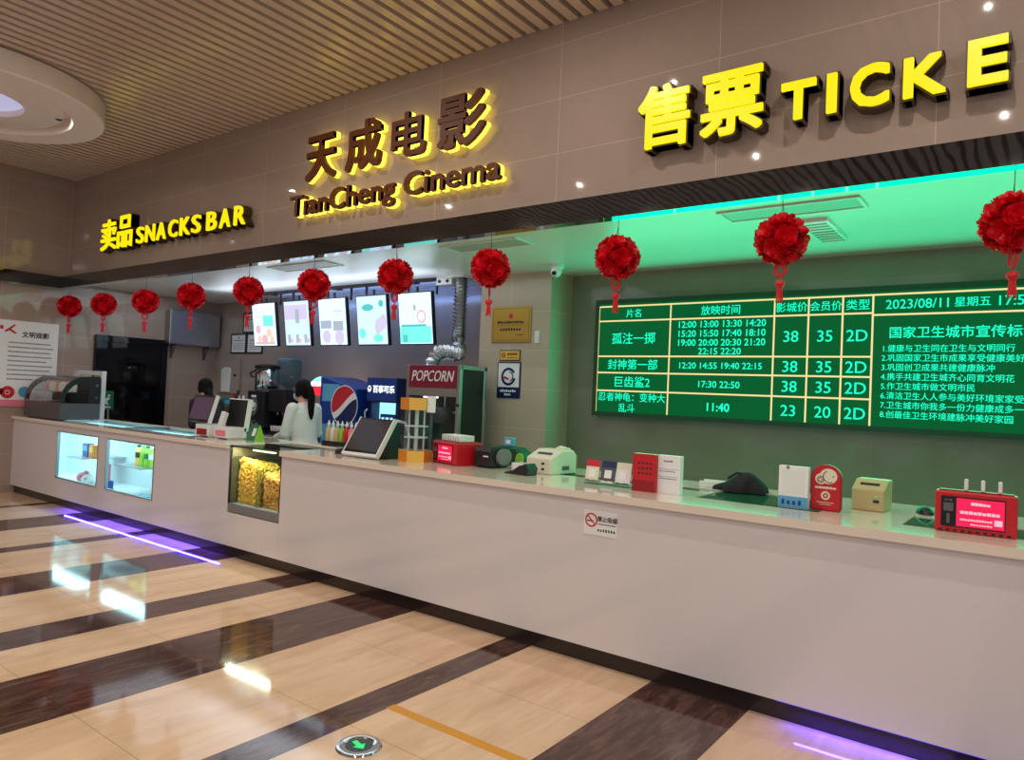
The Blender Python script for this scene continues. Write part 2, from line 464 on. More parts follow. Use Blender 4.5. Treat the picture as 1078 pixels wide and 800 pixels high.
# round drum feature in the hall ceiling
t = thing('round_ceiling_light', 'large round white drum set into the slatted ceiling with a recessed groove', 'ceiling light', (-8.42, 2.30, 4.2))
b = B(); N = 72
lathe(b, [(.86,.12),(.86,.02),(.875,0),(1.145,0),(1.16,.015),(1.16,.20),(.86,.20)], N)
obj('drum_ring', b, M['white_drum'], t, smooth=True)
b = B(); lathe(b, [(.80,.13),(.80,.055),(.78,.04),(.46,.04),(.45,.1),(.47,.13)], N); obj('inner_disc', b, M['white_drum'], t, smooth=True)
b = B(); lathe(b, [(.88,.17),(.88,.13),(0,.13),(0,.17)], N); obj('recess_panel', b, M['white_drum'], t)
b = B(); cyl(b, (0,0,.095), .449, .01, 48); obj('lit_panel', b, em('soft_panel', (196,192,226), .8), t)
p = obj('downlight', (lambda bb: (lathe(bb, [(.05,.03),(.05,.045),(.032,.045),(.032,.03)], 20, (.22,.72,0)), bb)[1])(B()), M['white'], t, smooth=True)
b = B(); cyl(b, (.22,.72,.034), .031, .004, 20); obj('bulb', b, M['lit_white'], p)

# ------------------------------------------------------------------ counters
def snack_counter():
    t = thing('snack_counter', 'long white snack bar counter with two lit windows and glass top at its left', 'counter', (-8.3, YC, 0))
    k = dict(parent=t, world=True)
    zb, zt = .11, 1.0
    w1, w2 = (-9.88, -8.76), (-8.555, -7.48); wz = (.35, .93)
    xe = -5.312
    b = B(); y0, y1 = YC, YC+.03
    # front board cut around the two windows and the popcorn bay
    bx(b, XL, w1[0], y0, y1, zb, zt); bx(b, w1[1], w2[0], y0, y1, zb, zt); bx(b, w2[1], -6.105, y0, y1, zb, zt)
    for w in (w1, w2):
        bx(b, w[0], w[1], y0, y1, zb, wz[0]); bx(b, w[0], w[1], y0, y1, wz[1], zt)
    bx(b, -6.105, xe, y0, y1, zb, .415)
    obj('front_panel', b, M['counter'], **k)
    b = B()
    bx(b, XL, -6.105, 3.80, 4.03, zt, 1.045)
    bx(b, XL, -10.35, 4.03, 4.66, zt, 1.045); bx(b, -7.2, -6.105, 4.03, 4.66, zt, 1.045); bx(b, -10.35, -7.2, 4.60, 4.66, zt, 1.045)
    bx(b, -6.105, xe, 4.5, 4.66, zt, 1.045)
    obj('countertop', b, M['counter_top'], bevel=.006, **k)
    b = B(); bx(b, XL, xe, 3.88, 3.90, 0, zb); obj('toe_kick', b, M['toe'], **k)
    b = B(); bx(b, XL, xe, 4.60, 4.63, 0, zt); bx(b, XL, XL+.03, 3.86, 4.6, zb, zt); bx(b, XL, xe, 3.90, 4.6, zb-.03, zb); obj('back_panel', b, M['counter'], **k)
    for w in (w1, w2):
        b = B()
        f = .012
        bx(b, w[0], w[0]+f, y0-.006, y1, *wz); bx(b, w[1]-f, w[1], y0-.006, y1, *wz); bx(b, w[0]+f, w[1]-f, y0-.006, y1, wz[0], wz[0]+f); bx(b, w[0]+f, w[1]-f, y0-.006, y1, wz[1]-f, wz[1])
        wf = obj('window_frame', b, M['alu'], **k)
        b = B(); bx(b, w[0]+f, w[1]-f, y0+.008, y0+.014, wz[0]+f, wz[1]-f); obj('window_glass', b, M['glass'], wf, world=True)
    lo, hi = XL+.04, -7.42
    b = B()                                       # lined compartment, open to the front and the top
    bx(b, lo, hi, 4.56, 4.58, .25, 1.0); bx(b, lo, lo+.015, 3.87, 4.56, .25, 1.0); bx(b, hi-.015, hi, 3.87, 4.56, .25, 1.0); bx(b, lo, hi, 3.87, 4.58, .235, .25)
    obj('display_compartment', b, M['case_white'], **k)
    for a, c in ((lo+.1, -9.45), (-9.35, hi-.05)):
        b = B(); bx(b, a, c, 3.885, 3.91, .955, .975); obj('light_tube', b, M['case_light'], **k)
        b = B(); bx(b, a, c, 4.53, 4.555, .96, .98); obj('light_tube', b, M['case_light'], **k)
    b = B(); bx(b, -10.35, -8.66, 4.03, 4.60, 1.03, 1.04); obj('glass_top', b, M['glass_top'], **k)
    b = B(); bx(b, -8.64, -7.2, 4.03, 4.60, 1.03, 1.04); obj('glass_top', b, M['glass_top'], **k)
    b = B(); bx(b, -8.66, -8.64, 4.03, 4.60, 1.0, 1.043); obj('top_divider', b, M['alu'], **k)
    b = B(); bx(b, -10.05, -9.62, 4.02, 4.56, .583, .591); obj('shelf', b, M['alu'], **k)
    b = B(); bx(b, -8.80, -8.12, 4.02, 4.56, .598, .606); obj('shelf', b, M['alu'], **k)
    return t
snack_counter()

def ticket_counter():
    t = thing('ticket_counter', 'long white ticket counter with cream stone top and green inset glass', 'counter', (-1.4, YC, 0))
    k = dict(parent=t, world=True)
    x0, x1 = -5.31, XR-.9
    b = B(); bx(b, x0, x1, YC, YC+.03, .11, 1.0); bx(b, x0, x0+.03, YC+.03, 4.98, .11, 1.0); obj('front_panel', b, M['counter'], **k)
    gl = [(-3.0,-1.74,4.47,4.66),(-1.71,-1.0,4.16,4.76),(-.585,.35,4.10,4.52),(.9,2.2,4.2,4.7)]
    b = B()
    # stone top built around the inset glass
    xs = sorted({x0, x1} | {g for q in gl for g in q[:2]})
    for a, c in zip(xs, xs[1:]):
        q = [g for g in gl if g[0] <= a and g[1] >= c]
        if q: bx(b, a, c, 3.80, q[0][2], 1.0, 1.045); bx(b, a, c, q[0][3], 5.03, 1.0, 1.045)
        else: bx(b, a, c, 3.80, 5.03, 1.0, 1.045)
    obj('countertop', b, M['counter_top'], **k)
    for g in gl:
        b = B(); bx(b, g[0], g[1], g[2], g[3], 1.005, 1.040); obj('glass_inset', b, M['green_glass'], **k)
    b = B(); bx(b, x0, x1, 3.88, 3.90, 0, .11); obj('toe_kick', b, M['toe'], **k)
    b = B(); bx(b, x0+.03, x1, 4.95, 4.98, 0, 1.0); bx(b, x0, x1, 3.90, 4.95, .08, .11); obj('back_panel', b, M['counter'], **k)
ticket_counter()

# purple light strips under the counter front
def strip(x0, x1, label):
    o = thing('led_strip', label, 'light strip', ((x0+x1)/2, 3.865, .098), 0, 'purple light strips under the counter')
    b = B(); h = (x1-x0)/2; bx(b, -h, h, -.012, .0, 0, .012); obj('strip_body', b, M['purple_led'], o)
strip(-9.7, -6.2, 'purple light strip glowing under the snack counter below the lit windows')
strip(-1.1, 1.2, 'purple light strip glowing under the right end of the ticket counter')

# popcorn bay between the two counters
def popcorn_case():
    t = thing('popcorn_display_case', 'glass fronted popcorn bin set flush into the white counter front', 'display case', (-5.71, 3.85, .42))
    k = dict(parent=t, world=True)
    x0, x1 = -6.10, -5.316
    b = B(); bx(b, x0, x1, 3.835, 4.49, .42, .50); obj('base', b, M['grey'], bevel=.004, **k)
    b = B(); bx(b, x0, x1, 4.46, 4.49, .5, 1.03); bx(b, x0, x0+.012, 3.85, 4.46, .5, 1.03); bx(b, x1-.012, x1, 3.85, 4.46, .5, 1.03); obj('case_wall', b, M['olive'], **k)
    b = B()
    for xx in (x0, x1-.012): bx(b, xx, xx+.012, 3.832, 3.85, .5, 1.035)
    bx(b, x0, x1, 3.832, 3.85, 1.025, 1.037); bx(b, x0, x1, 4.2, 4.22, 1.02, 1.045)
    obj('frame', b, M['black'], **k)
    b = B(); bx(b, x0+.012, x1-.012, 3.838, 3.844, .5, 1.025); obj('front_glass', b, M['glass'], **k)
    b = B(); bx(b, x0+.012, x1-.012, 3.85, 4.46, 1.026, 1.033); obj('top_glass', b, M['glass'], **k)
    b = B(); bx(b, x0+.13, x0+.45, 3.98, 4.015, .985, 1.005); obj('light_tube', b, M['warm_tube'], **k)
    # two clear bins
    for a, c, lab in ((x0+.013, x0+.392, None), (x0+.408, x1-.013, None)):
        b = B()
        bx(b, a, a+.005, 3.855, 4.25, .5, .93); bx(b, c-.005, c, 3.855, 4.25, .5, .93); bx(b, a, c, 4.245, 4.25, .5, .93)
        obj('bin', b, M['acrylic'], **k)
popcorn_case()
def heap(name, x0, x1, y0, y1, z0, z1, r, n, m, label, seed):
    rnd = random.Random(seed); b = B()
    def top(x, y): return z1 + .035*math.sin(9*(x-x0)+seed) + .03*math.sin(7*(y-y0)+2*seed)
    core = .8*r
    bx(b, x0+core, x1-core, y0+core, y1-core, z0, z1-.05)
    for i in range(n):
        x = rnd.uniform(x0+r, x1-r); face = rnd.random()
        if face < .62: y = y0+r*rnd.uniform(.9, 1.5); z = rnd.uniform(z0+r, top(x, y))
        else: y = rnd.uniform(y0+r, y1-r); z = top(x, y)+rnd.uniform(-.02, .012)
        s = r*rnd.uniform(.7, 1.15)
        bmesh.ops.create_icosphere(b, subdivisions=1, radius=s, matrix=Matrix.Translation((x,y,z)) @ Matrix.Rotation(rnd.uniform(0,6), 4, 'Z') @ Matrix.Diagonal((1, rnd.uniform(.75,1.1), rnd.uniform(.7,1.1), 1)))
    o = obj(name, b, m, smooth=True)
    tag(o, label, 'popcorn', kind='stuff')
heap('popped_popcorn', -6.085, -5.715, 3.905, 4.24, .502, .84, .019, 1100, M['popcorn'], 'pale golden popcorn heaped in the left bin of the counter case', 1)
heap('caramel_popcorn', -5.685, -5.335, 3.905, 4.24, .502, .80, .016, 1300, M['caramel'], 'darker caramel popcorn heaped in the right bin of the counter case', 2)

# ------------------------------------------------------------------ fascia signs
def letter(ch, x0, x1, z0, z1, style, label, group, bold):
    t = thing('sign_letter', label, 'sign letter', ((x0+x1)/2, YF, z0), 0, group)
    k = dict(parent=t, world=True)
    if style == 'lit':
        b = B(); text_box(b, ch, x0-.012, x1+.012, z0-.012, z1+.012, YF-.097, YF, bold+.016); obj('letter_return', b, M['sign_side'], **k)
        b = B(); text_box(b, ch, x0, x1, z0, z1, YF-.125, YF-.10, bold); obj('letter_face', b, M['sign_yellow'], **k)
    else:
        b = B(); text_box(b, ch, x0, x1, z0, z1, YF-.10, YF-.062, bold); obj('letter_face', b, M['sign_brown'], **k)
        b = B(); text_box(b, ch, x0-.004, x1+.004, z0-.004, z1+.004, YF-.062, YF-.02, bold); obj('backlight', b, M['halo_yellow'], **k)
SN = [('卖',-10.156,-9.744,3.29,3.69),('品',-9.699,-9.319,3.29,3.70),('S',-9.187,-9.009,3.30,3.505),('N',-8.96,-8.744,3.30,3.505),('A',-8.691,-8.484,3.30,3.505),('C',-8.409,-8.216,3.30,3.505),('K',-8.153,-7.945,3.30,3.505),('S',-7.897,-7.713,3.30,3.505),('B',-7.582,-7.389,3.30,3.505),('A',-7.322,-7.129,3.30,3.505),('R',-7.044,-6.849,3.30,3.505)]
SNL = ['yellow lit character 卖, first on the snacks bar sign', 'yellow lit character 品, second on the snacks bar sign', 'yellow lit letter S that begins the word SNACKS', 'yellow lit letter N of the word SNACKS', 'yellow lit letter A of the word SNACKS', 'yellow lit letter C of the word SNACKS', 'yellow lit letter K of the word SNACKS', 'yellow lit letter S that ends the word SNACKS', 'yellow lit letter B of the word BAR', 'yellow lit letter A of the word BAR', 'yellow lit letter R of the word BAR']
for q, l in zip(SN, SNL): letter(*q, 'lit', l, 'letters of the snacks bar sign', .016 if q[0] in '卖品' else .014)
TK = [('售',-2.268,-1.903,3.29,3.705),('票',-1.827,-1.433,3.29,3.69),('T',-1.324,-1.129,3.305,3.53),('I',-1.068,-1.015,3.305,3.53),('C',-.943,-.745,3.30,3.535),('K',-.676,-.477,3.305,3.52),('E',-.381,-.205,3.303,3.54)]
TKL = ['big yellow lit character 售, first on the ticket sign', 'big yellow lit character 票, second on the ticket sign', 'yellow lit letter T on the ticket sign', 'yellow lit letter I on the ticket sign', 'yellow lit letter C on the ticket sign', 'yellow lit letter K on the ticket sign', 'yellow lit letter E at the right edge of the ticket sign']
for q, l in zip(TK, TKL): letter(*q, 'lit', l, 'letters of the ticket sign', .020 if q[0] in '售票' else .026)
TC = [('天',-5.884,-5.441,3.605,4.035),('成',-5.297,-4.82,3.61,4.06),('电',-4.688,-4.275,3.63,4.02),('影',-4.138,-3.63,3.61,4.05)]
TCL = ['brown character 天 with yellow halo, first of four above the English name', 'brown character 成 with yellow halo, second of four above the English name', 'brown character 电 with yellow halo, third of four above the English name', 'brown character 影 with yellow halo, last of four above the English name']
for q, l in zip(TC, TCL): letter(*q, 'halo', l, 'halo lit characters of the cinema name', .02)
ordw = ['first', 'second', 'third', 'fourth', 'fifth', 'sixth', 'seventh', 'eighth', 'ninth']
for word, X0, X1 in (('TianCheng', -6.102, -4.622), ('Cinema', -4.512, -3.452)):
    V, F = text_geo(word, .019); wa, wb = min(v.x for v in V), max(v.x for v in V); s = (X1-X0)/(wb-wa)
    for i, ch in enumerate(word):
        Vp, _ = text_geo(word[:i+1], .019, 0, 'LEFT'); Vc, _ = text_geo(ch, .019, 0, 'LEFT'); V0, _ = text_geo(word, .019, 0, 'LEFT')
        r = max(v.x for v in Vp) if ch != 'g' else max(v.x for v in Vp)
        w = max(v.x for v in Vc) - min(v.x for v in Vc)
        l0 = min(v.x for v in V0)
        xa = X0 + (r-w-l0)*s; xb = X0 + (r-l0)*s
        zc = .205/.73
        za = 3.29 + min(v.y for v in Vc)*zc; zb = 3.29 + max(v.y for v in Vc)*zc
        n = 'brown letter %s with yellow halo, %s letter of the word %s' % (ch, ordw[i], 'that begins with T' if word[0] == 'T' else 'Cinema')
        letter(ch, xa, xb, za, zb, 'halo', n, 'halo lit letters of the English name', .019)

# ------------------------------------------------------------------ lanterns
def fib(n):
    for i in range(n):
        z = 1-2*(i+.5)/n; a = i*PI*(3-5**.5); r = (1-z*z)**.5
        yield Vector((r*math.cos(a), r*math.sin(a), z))
def make_lantern(label):
    t = thing('red_lantern', label, 'lantern', (0,0,0), 0, 'red lanterns hung along the alcove front')
    rnd = random.Random(4)
    b = B(); ball(b, (0,0,0), .112, 20, 14)
    for dirv in fib(20):
        q = dirv.to_track_quat('Z', 'Y').to_matrix().to_4x4()
        # rosette: nested ruffled cups opening outwards
        for ringi, (r0, r1, h0, h1, np_) in enumerate(((.012,.060,.106,.132,5),(.008,.046,.112,.142,5),(.004,.030,.118,.146,4),(.0,.014,.124,.146,3))):
            seg = np_*6; ph = rnd.uniform(0, 6)
            A, Z, D = [], [], []
            for i in range(seg):
                a = 2*PI*i/seg
                ruff = 1+.10*abs(math.sin(np_*a/2+ph)); lift = .012*math.cos(np_*a+ph)
                A.append(b.verts.new(q @ Vector((r0*math.cos(a), r0*math.sin(a), h0))))
                Z.append(b.verts.new(q @ Vector((.8*r1*ruff*math.cos(a), .8*r1*ruff*math.sin(a), (h0+h1)/2+.3*lift))))
                D.append(b.verts.new(q @ Vector((r1*ruff*math.cos(a), r1*ruff*math.sin(a), h1+lift))))
            for P, Q in ((A, Z), (Z, D)):
                for i in range(seg): b.faces.new((P[i], P[(i+1)%seg], Q[(i+1)%seg], Q[i]))
    me = obj('flower_ball', b, M['red_foil'], t, smooth=True)
    b = B(); tube(b, [(0,0,.10),(.001,.001,.18),(0,0,.268)], .0022, 6); tube(b, [(.012,0,.13),(.006,0,.19),(0,0,.21)], .002, 6); obj('hanging_string', b, M['dkgrey'], t)
    b = B(); Rx = Matrix.Rotation(PI/2, 4, 'X')
    torus(b, (0,0,-.185), .036, .006, 24, 6, Rx)
    torus(b, (0,0,-.185), .02, .004, 18, 6, Rx)
    for k in range(6):
        a = PI*k/3; tube(b, [(.02*math.cos(a),0,-.185+.02*math.sin(a)),(.036*math.cos(a+.4),0,-.185+.036*math.sin(a+.4))], .004, 5)
    tube(b, [(0,0,-.12),(0,0,-.152)], .006, 6)
    obj('knot_ring', b, M['red_cord'], t, smooth=True)
    b = B(); tube(b, [(0,0,-.22),(0,0,-.245)], .004, 6)
    lathe(b, [(.004,-.24),(.026,-.25),(.03,-.268),(.018,-.285),(.014,-.295)], 12)
    for k in range(14):
        a = 2*PI*k/14; tube(b, [(.012*math.cos(a),.012*math.sin(a),-.29),(.016*math.cos(a),.016*math.sin(a),-.335),(.019*math.cos(a+.1),.019*math.sin(a+.1),-.36-.01*(k%3))], .003, 5)
    obj('tassel', b, M['red_cord'], t, smooth=True)
    return t
LX = [(-11.03,2.59),(-9.987,2.575),(-8.876,2.565),(-7.833,2.58),(-6.718,2.577),(-5.644,2.582),(-4.539,2.59),(-3.496,2.588),(-2.389,2.58),(-1.296,2.600),(-.165,2.575)]
LL = ['red paper flower lantern nearest the left wall, above the white poster', 'red paper flower lantern second from the left wall, left of the dark door', 'red paper flower lantern hanging above the dark door',
 'red paper flower lantern in front of the grey wall cabinet on brackets', 'red paper flower lantern just left of the first menu screen', 'red paper flower lantern over the second menu screen',
 'red paper flower lantern between the two right-hand menu screens', 'red paper flower lantern in front of the beige column, above the gold plaque', 'red paper flower lantern over the left corner of the green showtime board',
 'red paper flower lantern over the price column of the green showtime board', 'large red paper flower lantern cut by the right edge, above the date']
lan0 = make_lantern(LL[0])
for i, ((x, z), l) in enumerate(zip(LX, LL)):
    if i == 0: lan0.location = (x, 4.33, z); continue
    dup(lan0, (x, 4.33, z), 2.1*i, l)

# ------------------------------------------------------------------ snack menu screens
def menu_screen(i, x0, label):
    t = thing('menu_screen', label, 'screen', (x0+.27, 6.17, 2.18), 0, 'tilted menu screens above the snack bar')
    w, h = .265, .60
    R = Matrix.Rotation(.14, 4, 'X')          # top leans out over the bar
    def RB(bm, *a): bx(bm, *a, M=R)
    b = B(); RB(b, -w-.015, w+.015, 0, .05, -.015, h+.015); obj('bezel', b, M['black'], t, bevel=.004)
    b = B(); RB(b, -w, w, -.004, .001, 0, h); s = obj('display', b, M['screen_white' if i % 2 == 0 else 'screen_white_cool'], t)
    rnd = random.Random(20+i)
    def pic(name, m, fn):
        bb = B(); fn(bb)
        bmesh.ops.scale(bb, vec=(1.06, 1, 1.07), verts=bb.verts)
        bmesh.ops.transform(bb, matrix=R, verts=bb.verts); obj(name, bb, m, s)
    Y = -.0065
    if i == 0:
        pic('menu_picture', M['pic_orange'], lambda bb: (disc(bb, .10, .17, Y, .06), disc(bb, -.12, .09, Y, .05), disc(bb, .16, .08, Y, .05)))
        pic('menu_picture', M['pic_pink'], lambda bb: (disc(bb, -.14, .22, Y, .06), disc(bb, 0, .08, Y, .07), quad(bb, -.22, .22, .015, .05, Y-.001)))
        pic('menu_picture', M['pic_cyan'], lambda bb: quad(bb, -.02, .2, .26, .40, Y))
    elif i == 1:
        pic('menu_picture', M['pic_lilac'], lambda bb: quad(bb, -.24, .22, .33, .52, Y))
        pic('menu_picture', M['pic_grey'], lambda bb: [quad(bb, -.2+.17*k, -.14+.17*k, .03, .14, Y) for k in range(3)] + [quad(bb, -.02, .06, .28, .46, Y-.001)])
        pic('menu_picture', M['pic_pink'], lambda bb: [disc(bb, -.12+.17*k, .06, Y-.001, .03) for k in range(3)])
    elif i == 2:
        pic('menu_picture', M['pic_grey'], lambda bb: (quad(bb, -.23, -.02, .2, .3, Y), quad(bb, .01, .2, .17, .29, Y)))
        pic('menu_picture', M['pic_lilac'], lambda bb: (disc(bb, -.12, .1, Y, .08), disc(bb, .12, .09, Y, .09), quad(bb, .03, .2, .4, .42, Y), quad(bb, .03, .16, .36, .375, Y)))
    elif i == 3:
        pic('menu_picture', M['pic_teal'], lambda bb: (disc(bb, -.06, .43, Y, .1, 24, .4), disc(bb, .17, .47, Y, .04)))
        pic('menu_picture', M['pic_lilac'], lambda bb: [disc(bb, .1+.05*k, .2+.03*k, Y, .05, 16, 1.8) for k in range(3)])
        pic('menu_picture', M['pic_cyan'], lambda bb: (disc(bb, -.17, .13, Y, .06), disc(bb, .1, .07, Y, .08, 24, .6)))
    else:
        pic('menu_picture', M['pic_cyan'], lambda bb: quad(bb, -.245, .24, .01, .19, Y))
        pic('menu_picture', M['pic_teal'], lambda bb: (quad(bb, -.22, .17, .19, .215, Y-.001), quad(bb, -.2, -.13, .02, .10, Y-.001)))
        pic('menu_picture', M['pic_pink'], lambda bb: (ring(bb, .1, .3, Y-.001, .05, .075), ring(bb, .14, .28, Y-.001, .02, .03)))
        pic('menu_picture', M['pic_grey'], lambda bb: quad(bb, -.02, .02, .37, .43, Y))
    b = B(); RB(b, -.012, .012, .05, .07, .3, h+.08); bx(b, w+.0, w+.022, .0, .022, h-.02, .735); bx(b, -.2, -.178, .0, .022, h-.02, .735); obj('hanger', b, M['black'], t)
SL = ['tilted menu screen leftmost of the five, in front of the framed certificates', 'tilted lilac menu screen second from the left of the five', 'tilted menu screen in the middle of the five with grey pictures', 'tilted menu screen fourth from the left with teal splash and lilac drinks', 'tilted menu screen rightmost of the five with cyan lower half, beside the duct']
for i, l in enumerate(SL): menu_screen(i, -9.335+.7525*i, l)
t = thing('screen_rail', 'black rail on the alcove ceiling that carries the menu screens', 'rail', (-7.6, 6.16, ZA))
b = B(); bx(b, -9.30, -5.78, 6.145, 6.205, ZA-.035, ZA); obj('rail', b, M['black'], t, world=True)
b = B()
for k in range(3): bx(b, -9.0+1.4*k, -8.9+1.4*k, 6.13, 6.22, ZA-.05, ZA-.035)
obj('clamp', b, M['black'], t, world=True)

# ------------------------------------------------------------------ green showtime board
def board():
    x0, x1, z0, z1 = -3.575, 1.75, 1.455, 2.575
    yf = 6.60; u = 1.082
    t = thing('showtime_board', 'wide green lit board listing showtimes and prices above the ticket counter', 'display board', ((x0+x1)/2*u, YT, 1.6+(z0-1.6)*u))
    k = dict(parent=t, world=True)
    x0, x1, z0, z1 = x0*u, x1*u, 1.6+(z0-1.6)*u, 1.6+(z1-1.6)*u
    X_ = lambda x: x*u
    Z_ = lambda z: 1.6+(z-1.6)*u           # rows and columns are laid out in board units of 1.082 m
    b = B(); f = .045
    bx(b, x0, x1, yf-.01, YT, z0, z0+f); bx(b, x0, x1, yf-.01, YT, z1-f, z1); bx(b, x0, x0+f, yf-.01, YT, z0+f, z1-f); bx(b, x1-f, x1, yf-.01, YT, z0+f, z1-f)
    obj('board_frame', b, M['green_dark'], **k)
    b = B(); bx(b, x0+f, x1-f, yf+.004, YT, z0+f, z1-f); obj('board_panel', b, M['led_green'], **k)
    y = yf+.002; yl = yf
    L, R_ = -3.535, 1.70
    xs = [L, -2.79, -1.86, -1.588, -1.33, -1.113, R_]; zt, zb = 2.508, 1.476
    rows = [2.368, 2.029, 1.872, 1.70]
    b = B(); w = .0075
    for z in (zt, zb): quad(b, X_(L)-w, X_(R_)+w, Z_(z)-w, Z_(z)+w, yl)
    for x in xs: quad(b, X_(x)-w, X_(x)+w, Z_(zb), Z_(zt), yl-.0005)
    for z in rows: quad(b, X_(L), X_(-1.113), Z_(z)-w, Z_(z)+w, yl-.001)
    quad(b, X_(-1.113), X_(R_), Z_(2.352)-w, Z_(2.352)+w, yl-.001)
    obj('board_grid', b, M['led_line'], **k)
    b = B(); T = lambda s, x, z, size, w=None, bold=.012, sx=1.0, al='CENTER': text_at(b, s, X_(x), y, Z_(z), size*u, w*u if w else None, bold, al, sx=sx)
    cz = lambda z, s: z - s*.36
    c = [(xs[i]+xs[i+1])/2 for i in range(6)]
    for s, i, sz in (('片名',0,.085),('放映时间',1,.09),('影城价',2,.085),('会员价',3,.082),('类型',4,.088)): T(s, c[i], cz(2.436, sz), sz)
    T('孤注一掷', c[0], cz(2.198,.115), .115); T('封神第一部', c[0], cz(1.95,.105), .105); T('巨齿鲨2', c[0], cz(1.786,.11), .11)
    T('忍者神龟：变种大', c[0], cz(1.642,.088), .088, .70); T('乱斗', c[0]-.04, cz(1.54,.088), .088)
    for s, z in (('12:00 13:00 13:30 14:20',2.318),('15:20 15:50 17:40 18:10',2.236),('19:00 20:00 20:30 21:20',2.155)): T(s, c[1], cz(z,.082), .082, .86, .014)
    T('22:15 22:20', c[1], cz(2.077,.082), .082, .42, .014)
    T('12:20 14:55 19:40 22:15', c[1], cz(1.95,.078), .078, .86, .014); T('17:30 22:50', c[1], cz(1.786,.082), .082, .42, .014); T('11:40', c[1], cz(1.588,.10), .10, None, .02)
    for z, p in ((2.198,('38','35')),(1.95,('38','35')),(1.786,('38','35')),(1.588,('23','20'))):
        T(p[0], c[2], cz(z,.13), .13, None, .008); T(p[1], c[3], cz(z,.13), .13, None, .008); T('2D', c[4], cz(z,.13), .13, .17, .008)
    T('2023/08/11', -1.028, cz(2.432,.10), .10, .415, .012, al='LEFT'); T('星期五', -.578, cz(2.43,.076), .076, None, .012, al='LEFT'); T('17:50', -.325, cz(2.432,.10), .10, None, .012, al='LEFT')
    T('国家卫生城市宣传标语', -1.0, cz(2.213,.093), .093, None, .014, al='LEFT')
    for j, s in enumerate(('1.健康与卫生同在卫生与文明同行','2.巩固国家卫生市成果享受健康美好生活','3.巩固创卫成果共建健康脉冲','4.携手共建卫生城齐心同育文明花','5.作卫生城市做文明市民','6.清洁卫生人人参与美好环境家家受益','7.卫生城市你我多一份力健康成多一份','8.创最佳卫生环境建脉冲美好家园')):
        T(s, -1.045, cz(2.093-.0718*j,.06), .06, None, .012, al='LEFT', sx=.955)
    obj('board_lettering', b, M['led_text'], **k)
board()

# ------------------------------------------------------------------ things on the column and walls
def plaque():
    t = thing('wall_plaque', 'gold metal award plaque on the beige column', 'plaque', (-4.735, YK, 2.192))
    b = B(); bx(b, -.265, .265, -.02, 0, 0, .39); obj('plate', b, M['gold'], t, bevel=.006)
    b = B(); y = -.021
    for a in ((-.245,.245,.02,.023),(-.245,.245,.367,.37),(-.245,-.242,.02,.37),(.242,.245,.02,.37)): quad(b, *a, y)
    quad(b, -.17, .17, .185, .188, y); rnd = random.Random(2)
    bars(b, -.18, .18, .205, .03, y, 12, rnd); bars(b, -.14, .15, .125, .03, y, 8, rnd, .35); bars(b, .08, .18, .075, .012, y, 8, rnd)
    obj('plaque_print', b, M['ink'], t)
    b = B(); disc(b, 0, .285, y, .028); obj('emblem', b, M['ink_red'], t)
plaque()
def small_notice():
    t = thing('orange_notice', 'small orange framed notice under the gold plaque', 'notice', (-4.735, YK, 1.99))
    b = B(); bx(b, -.14, .14, -.012, 0, 0, .118); obj('notice_frame', b, M['brown'], t, bevel=.003)
    b = B(); bx(b, -.128, .128, -.016, -.01, .012, .106); obj('notice_board', b, M['yellow'], t)
    b = B(); y = -.018; rnd = random.Random(5); ring(b, -.08, .06, y, .018, .03); disc(b, -.08, .06, y, .01); bars(b, -.03, .11, .06, .028, y, 4, rnd, .12); bars(b, -.03, .11, .03, .012, y, 12, rnd)
    obj('notice_print', b, M['ink_brown'], t)
small_notice()
def emblem_notice():
    t = thing('emblem_notice', 'framed notice with round emblem and dark blue caption on the column', 'notice', (-4.737, YK, 1.582))
    b = B(); bx(b, -.157, .157, -.012, 0, 0, .395); obj('notice_frame', b, M['blue_dark'], t, bevel=.003)
    b = B(); bx(b, -.142, .142, -.016, -.01, .12, .38); obj('notice_board', b, M['paper'], t)
    y = -.018
    b = B(); ring(b, 0, .235, y, .07, .098, 0.5, 0.5+1.78*PI); ring(b, .012, .235, y-.0004, .042, .055, -1.3, 1.6); obj('emblem_ring', b, M['blue_dark'], t)
    b = B(); disc(b, -.045, .222, y-.0008, .022, 16, .7); disc(b, -.01, .212, y-.0008, .02, 16, .6); obj('emblem_mark', b, M['ink_red'], t)
    b = B(); rnd = random.Random(8); bars(b, -.11, .11, .068, .026, -.014, 8, rnd); bars(b, -.05, .04, .03, .024, -.014, 3, rnd); obj('caption', b, M['ink_white'], t)
emblem_notice()
t = thing('light_switch', 'small white switch plate on the column right of the gold plaque', 'switch', (-4.385, YK, 2.18))
b = B(); bx(b, -.03, .03, -.012, 0, 0, .13); obj('plate', b, M['white'], t, bevel=.004)
b = B(); bx(b, -.016, .016, -.018, -.012, .03, .1); obj('rocker', b, M['white'], t, bevel=.003)

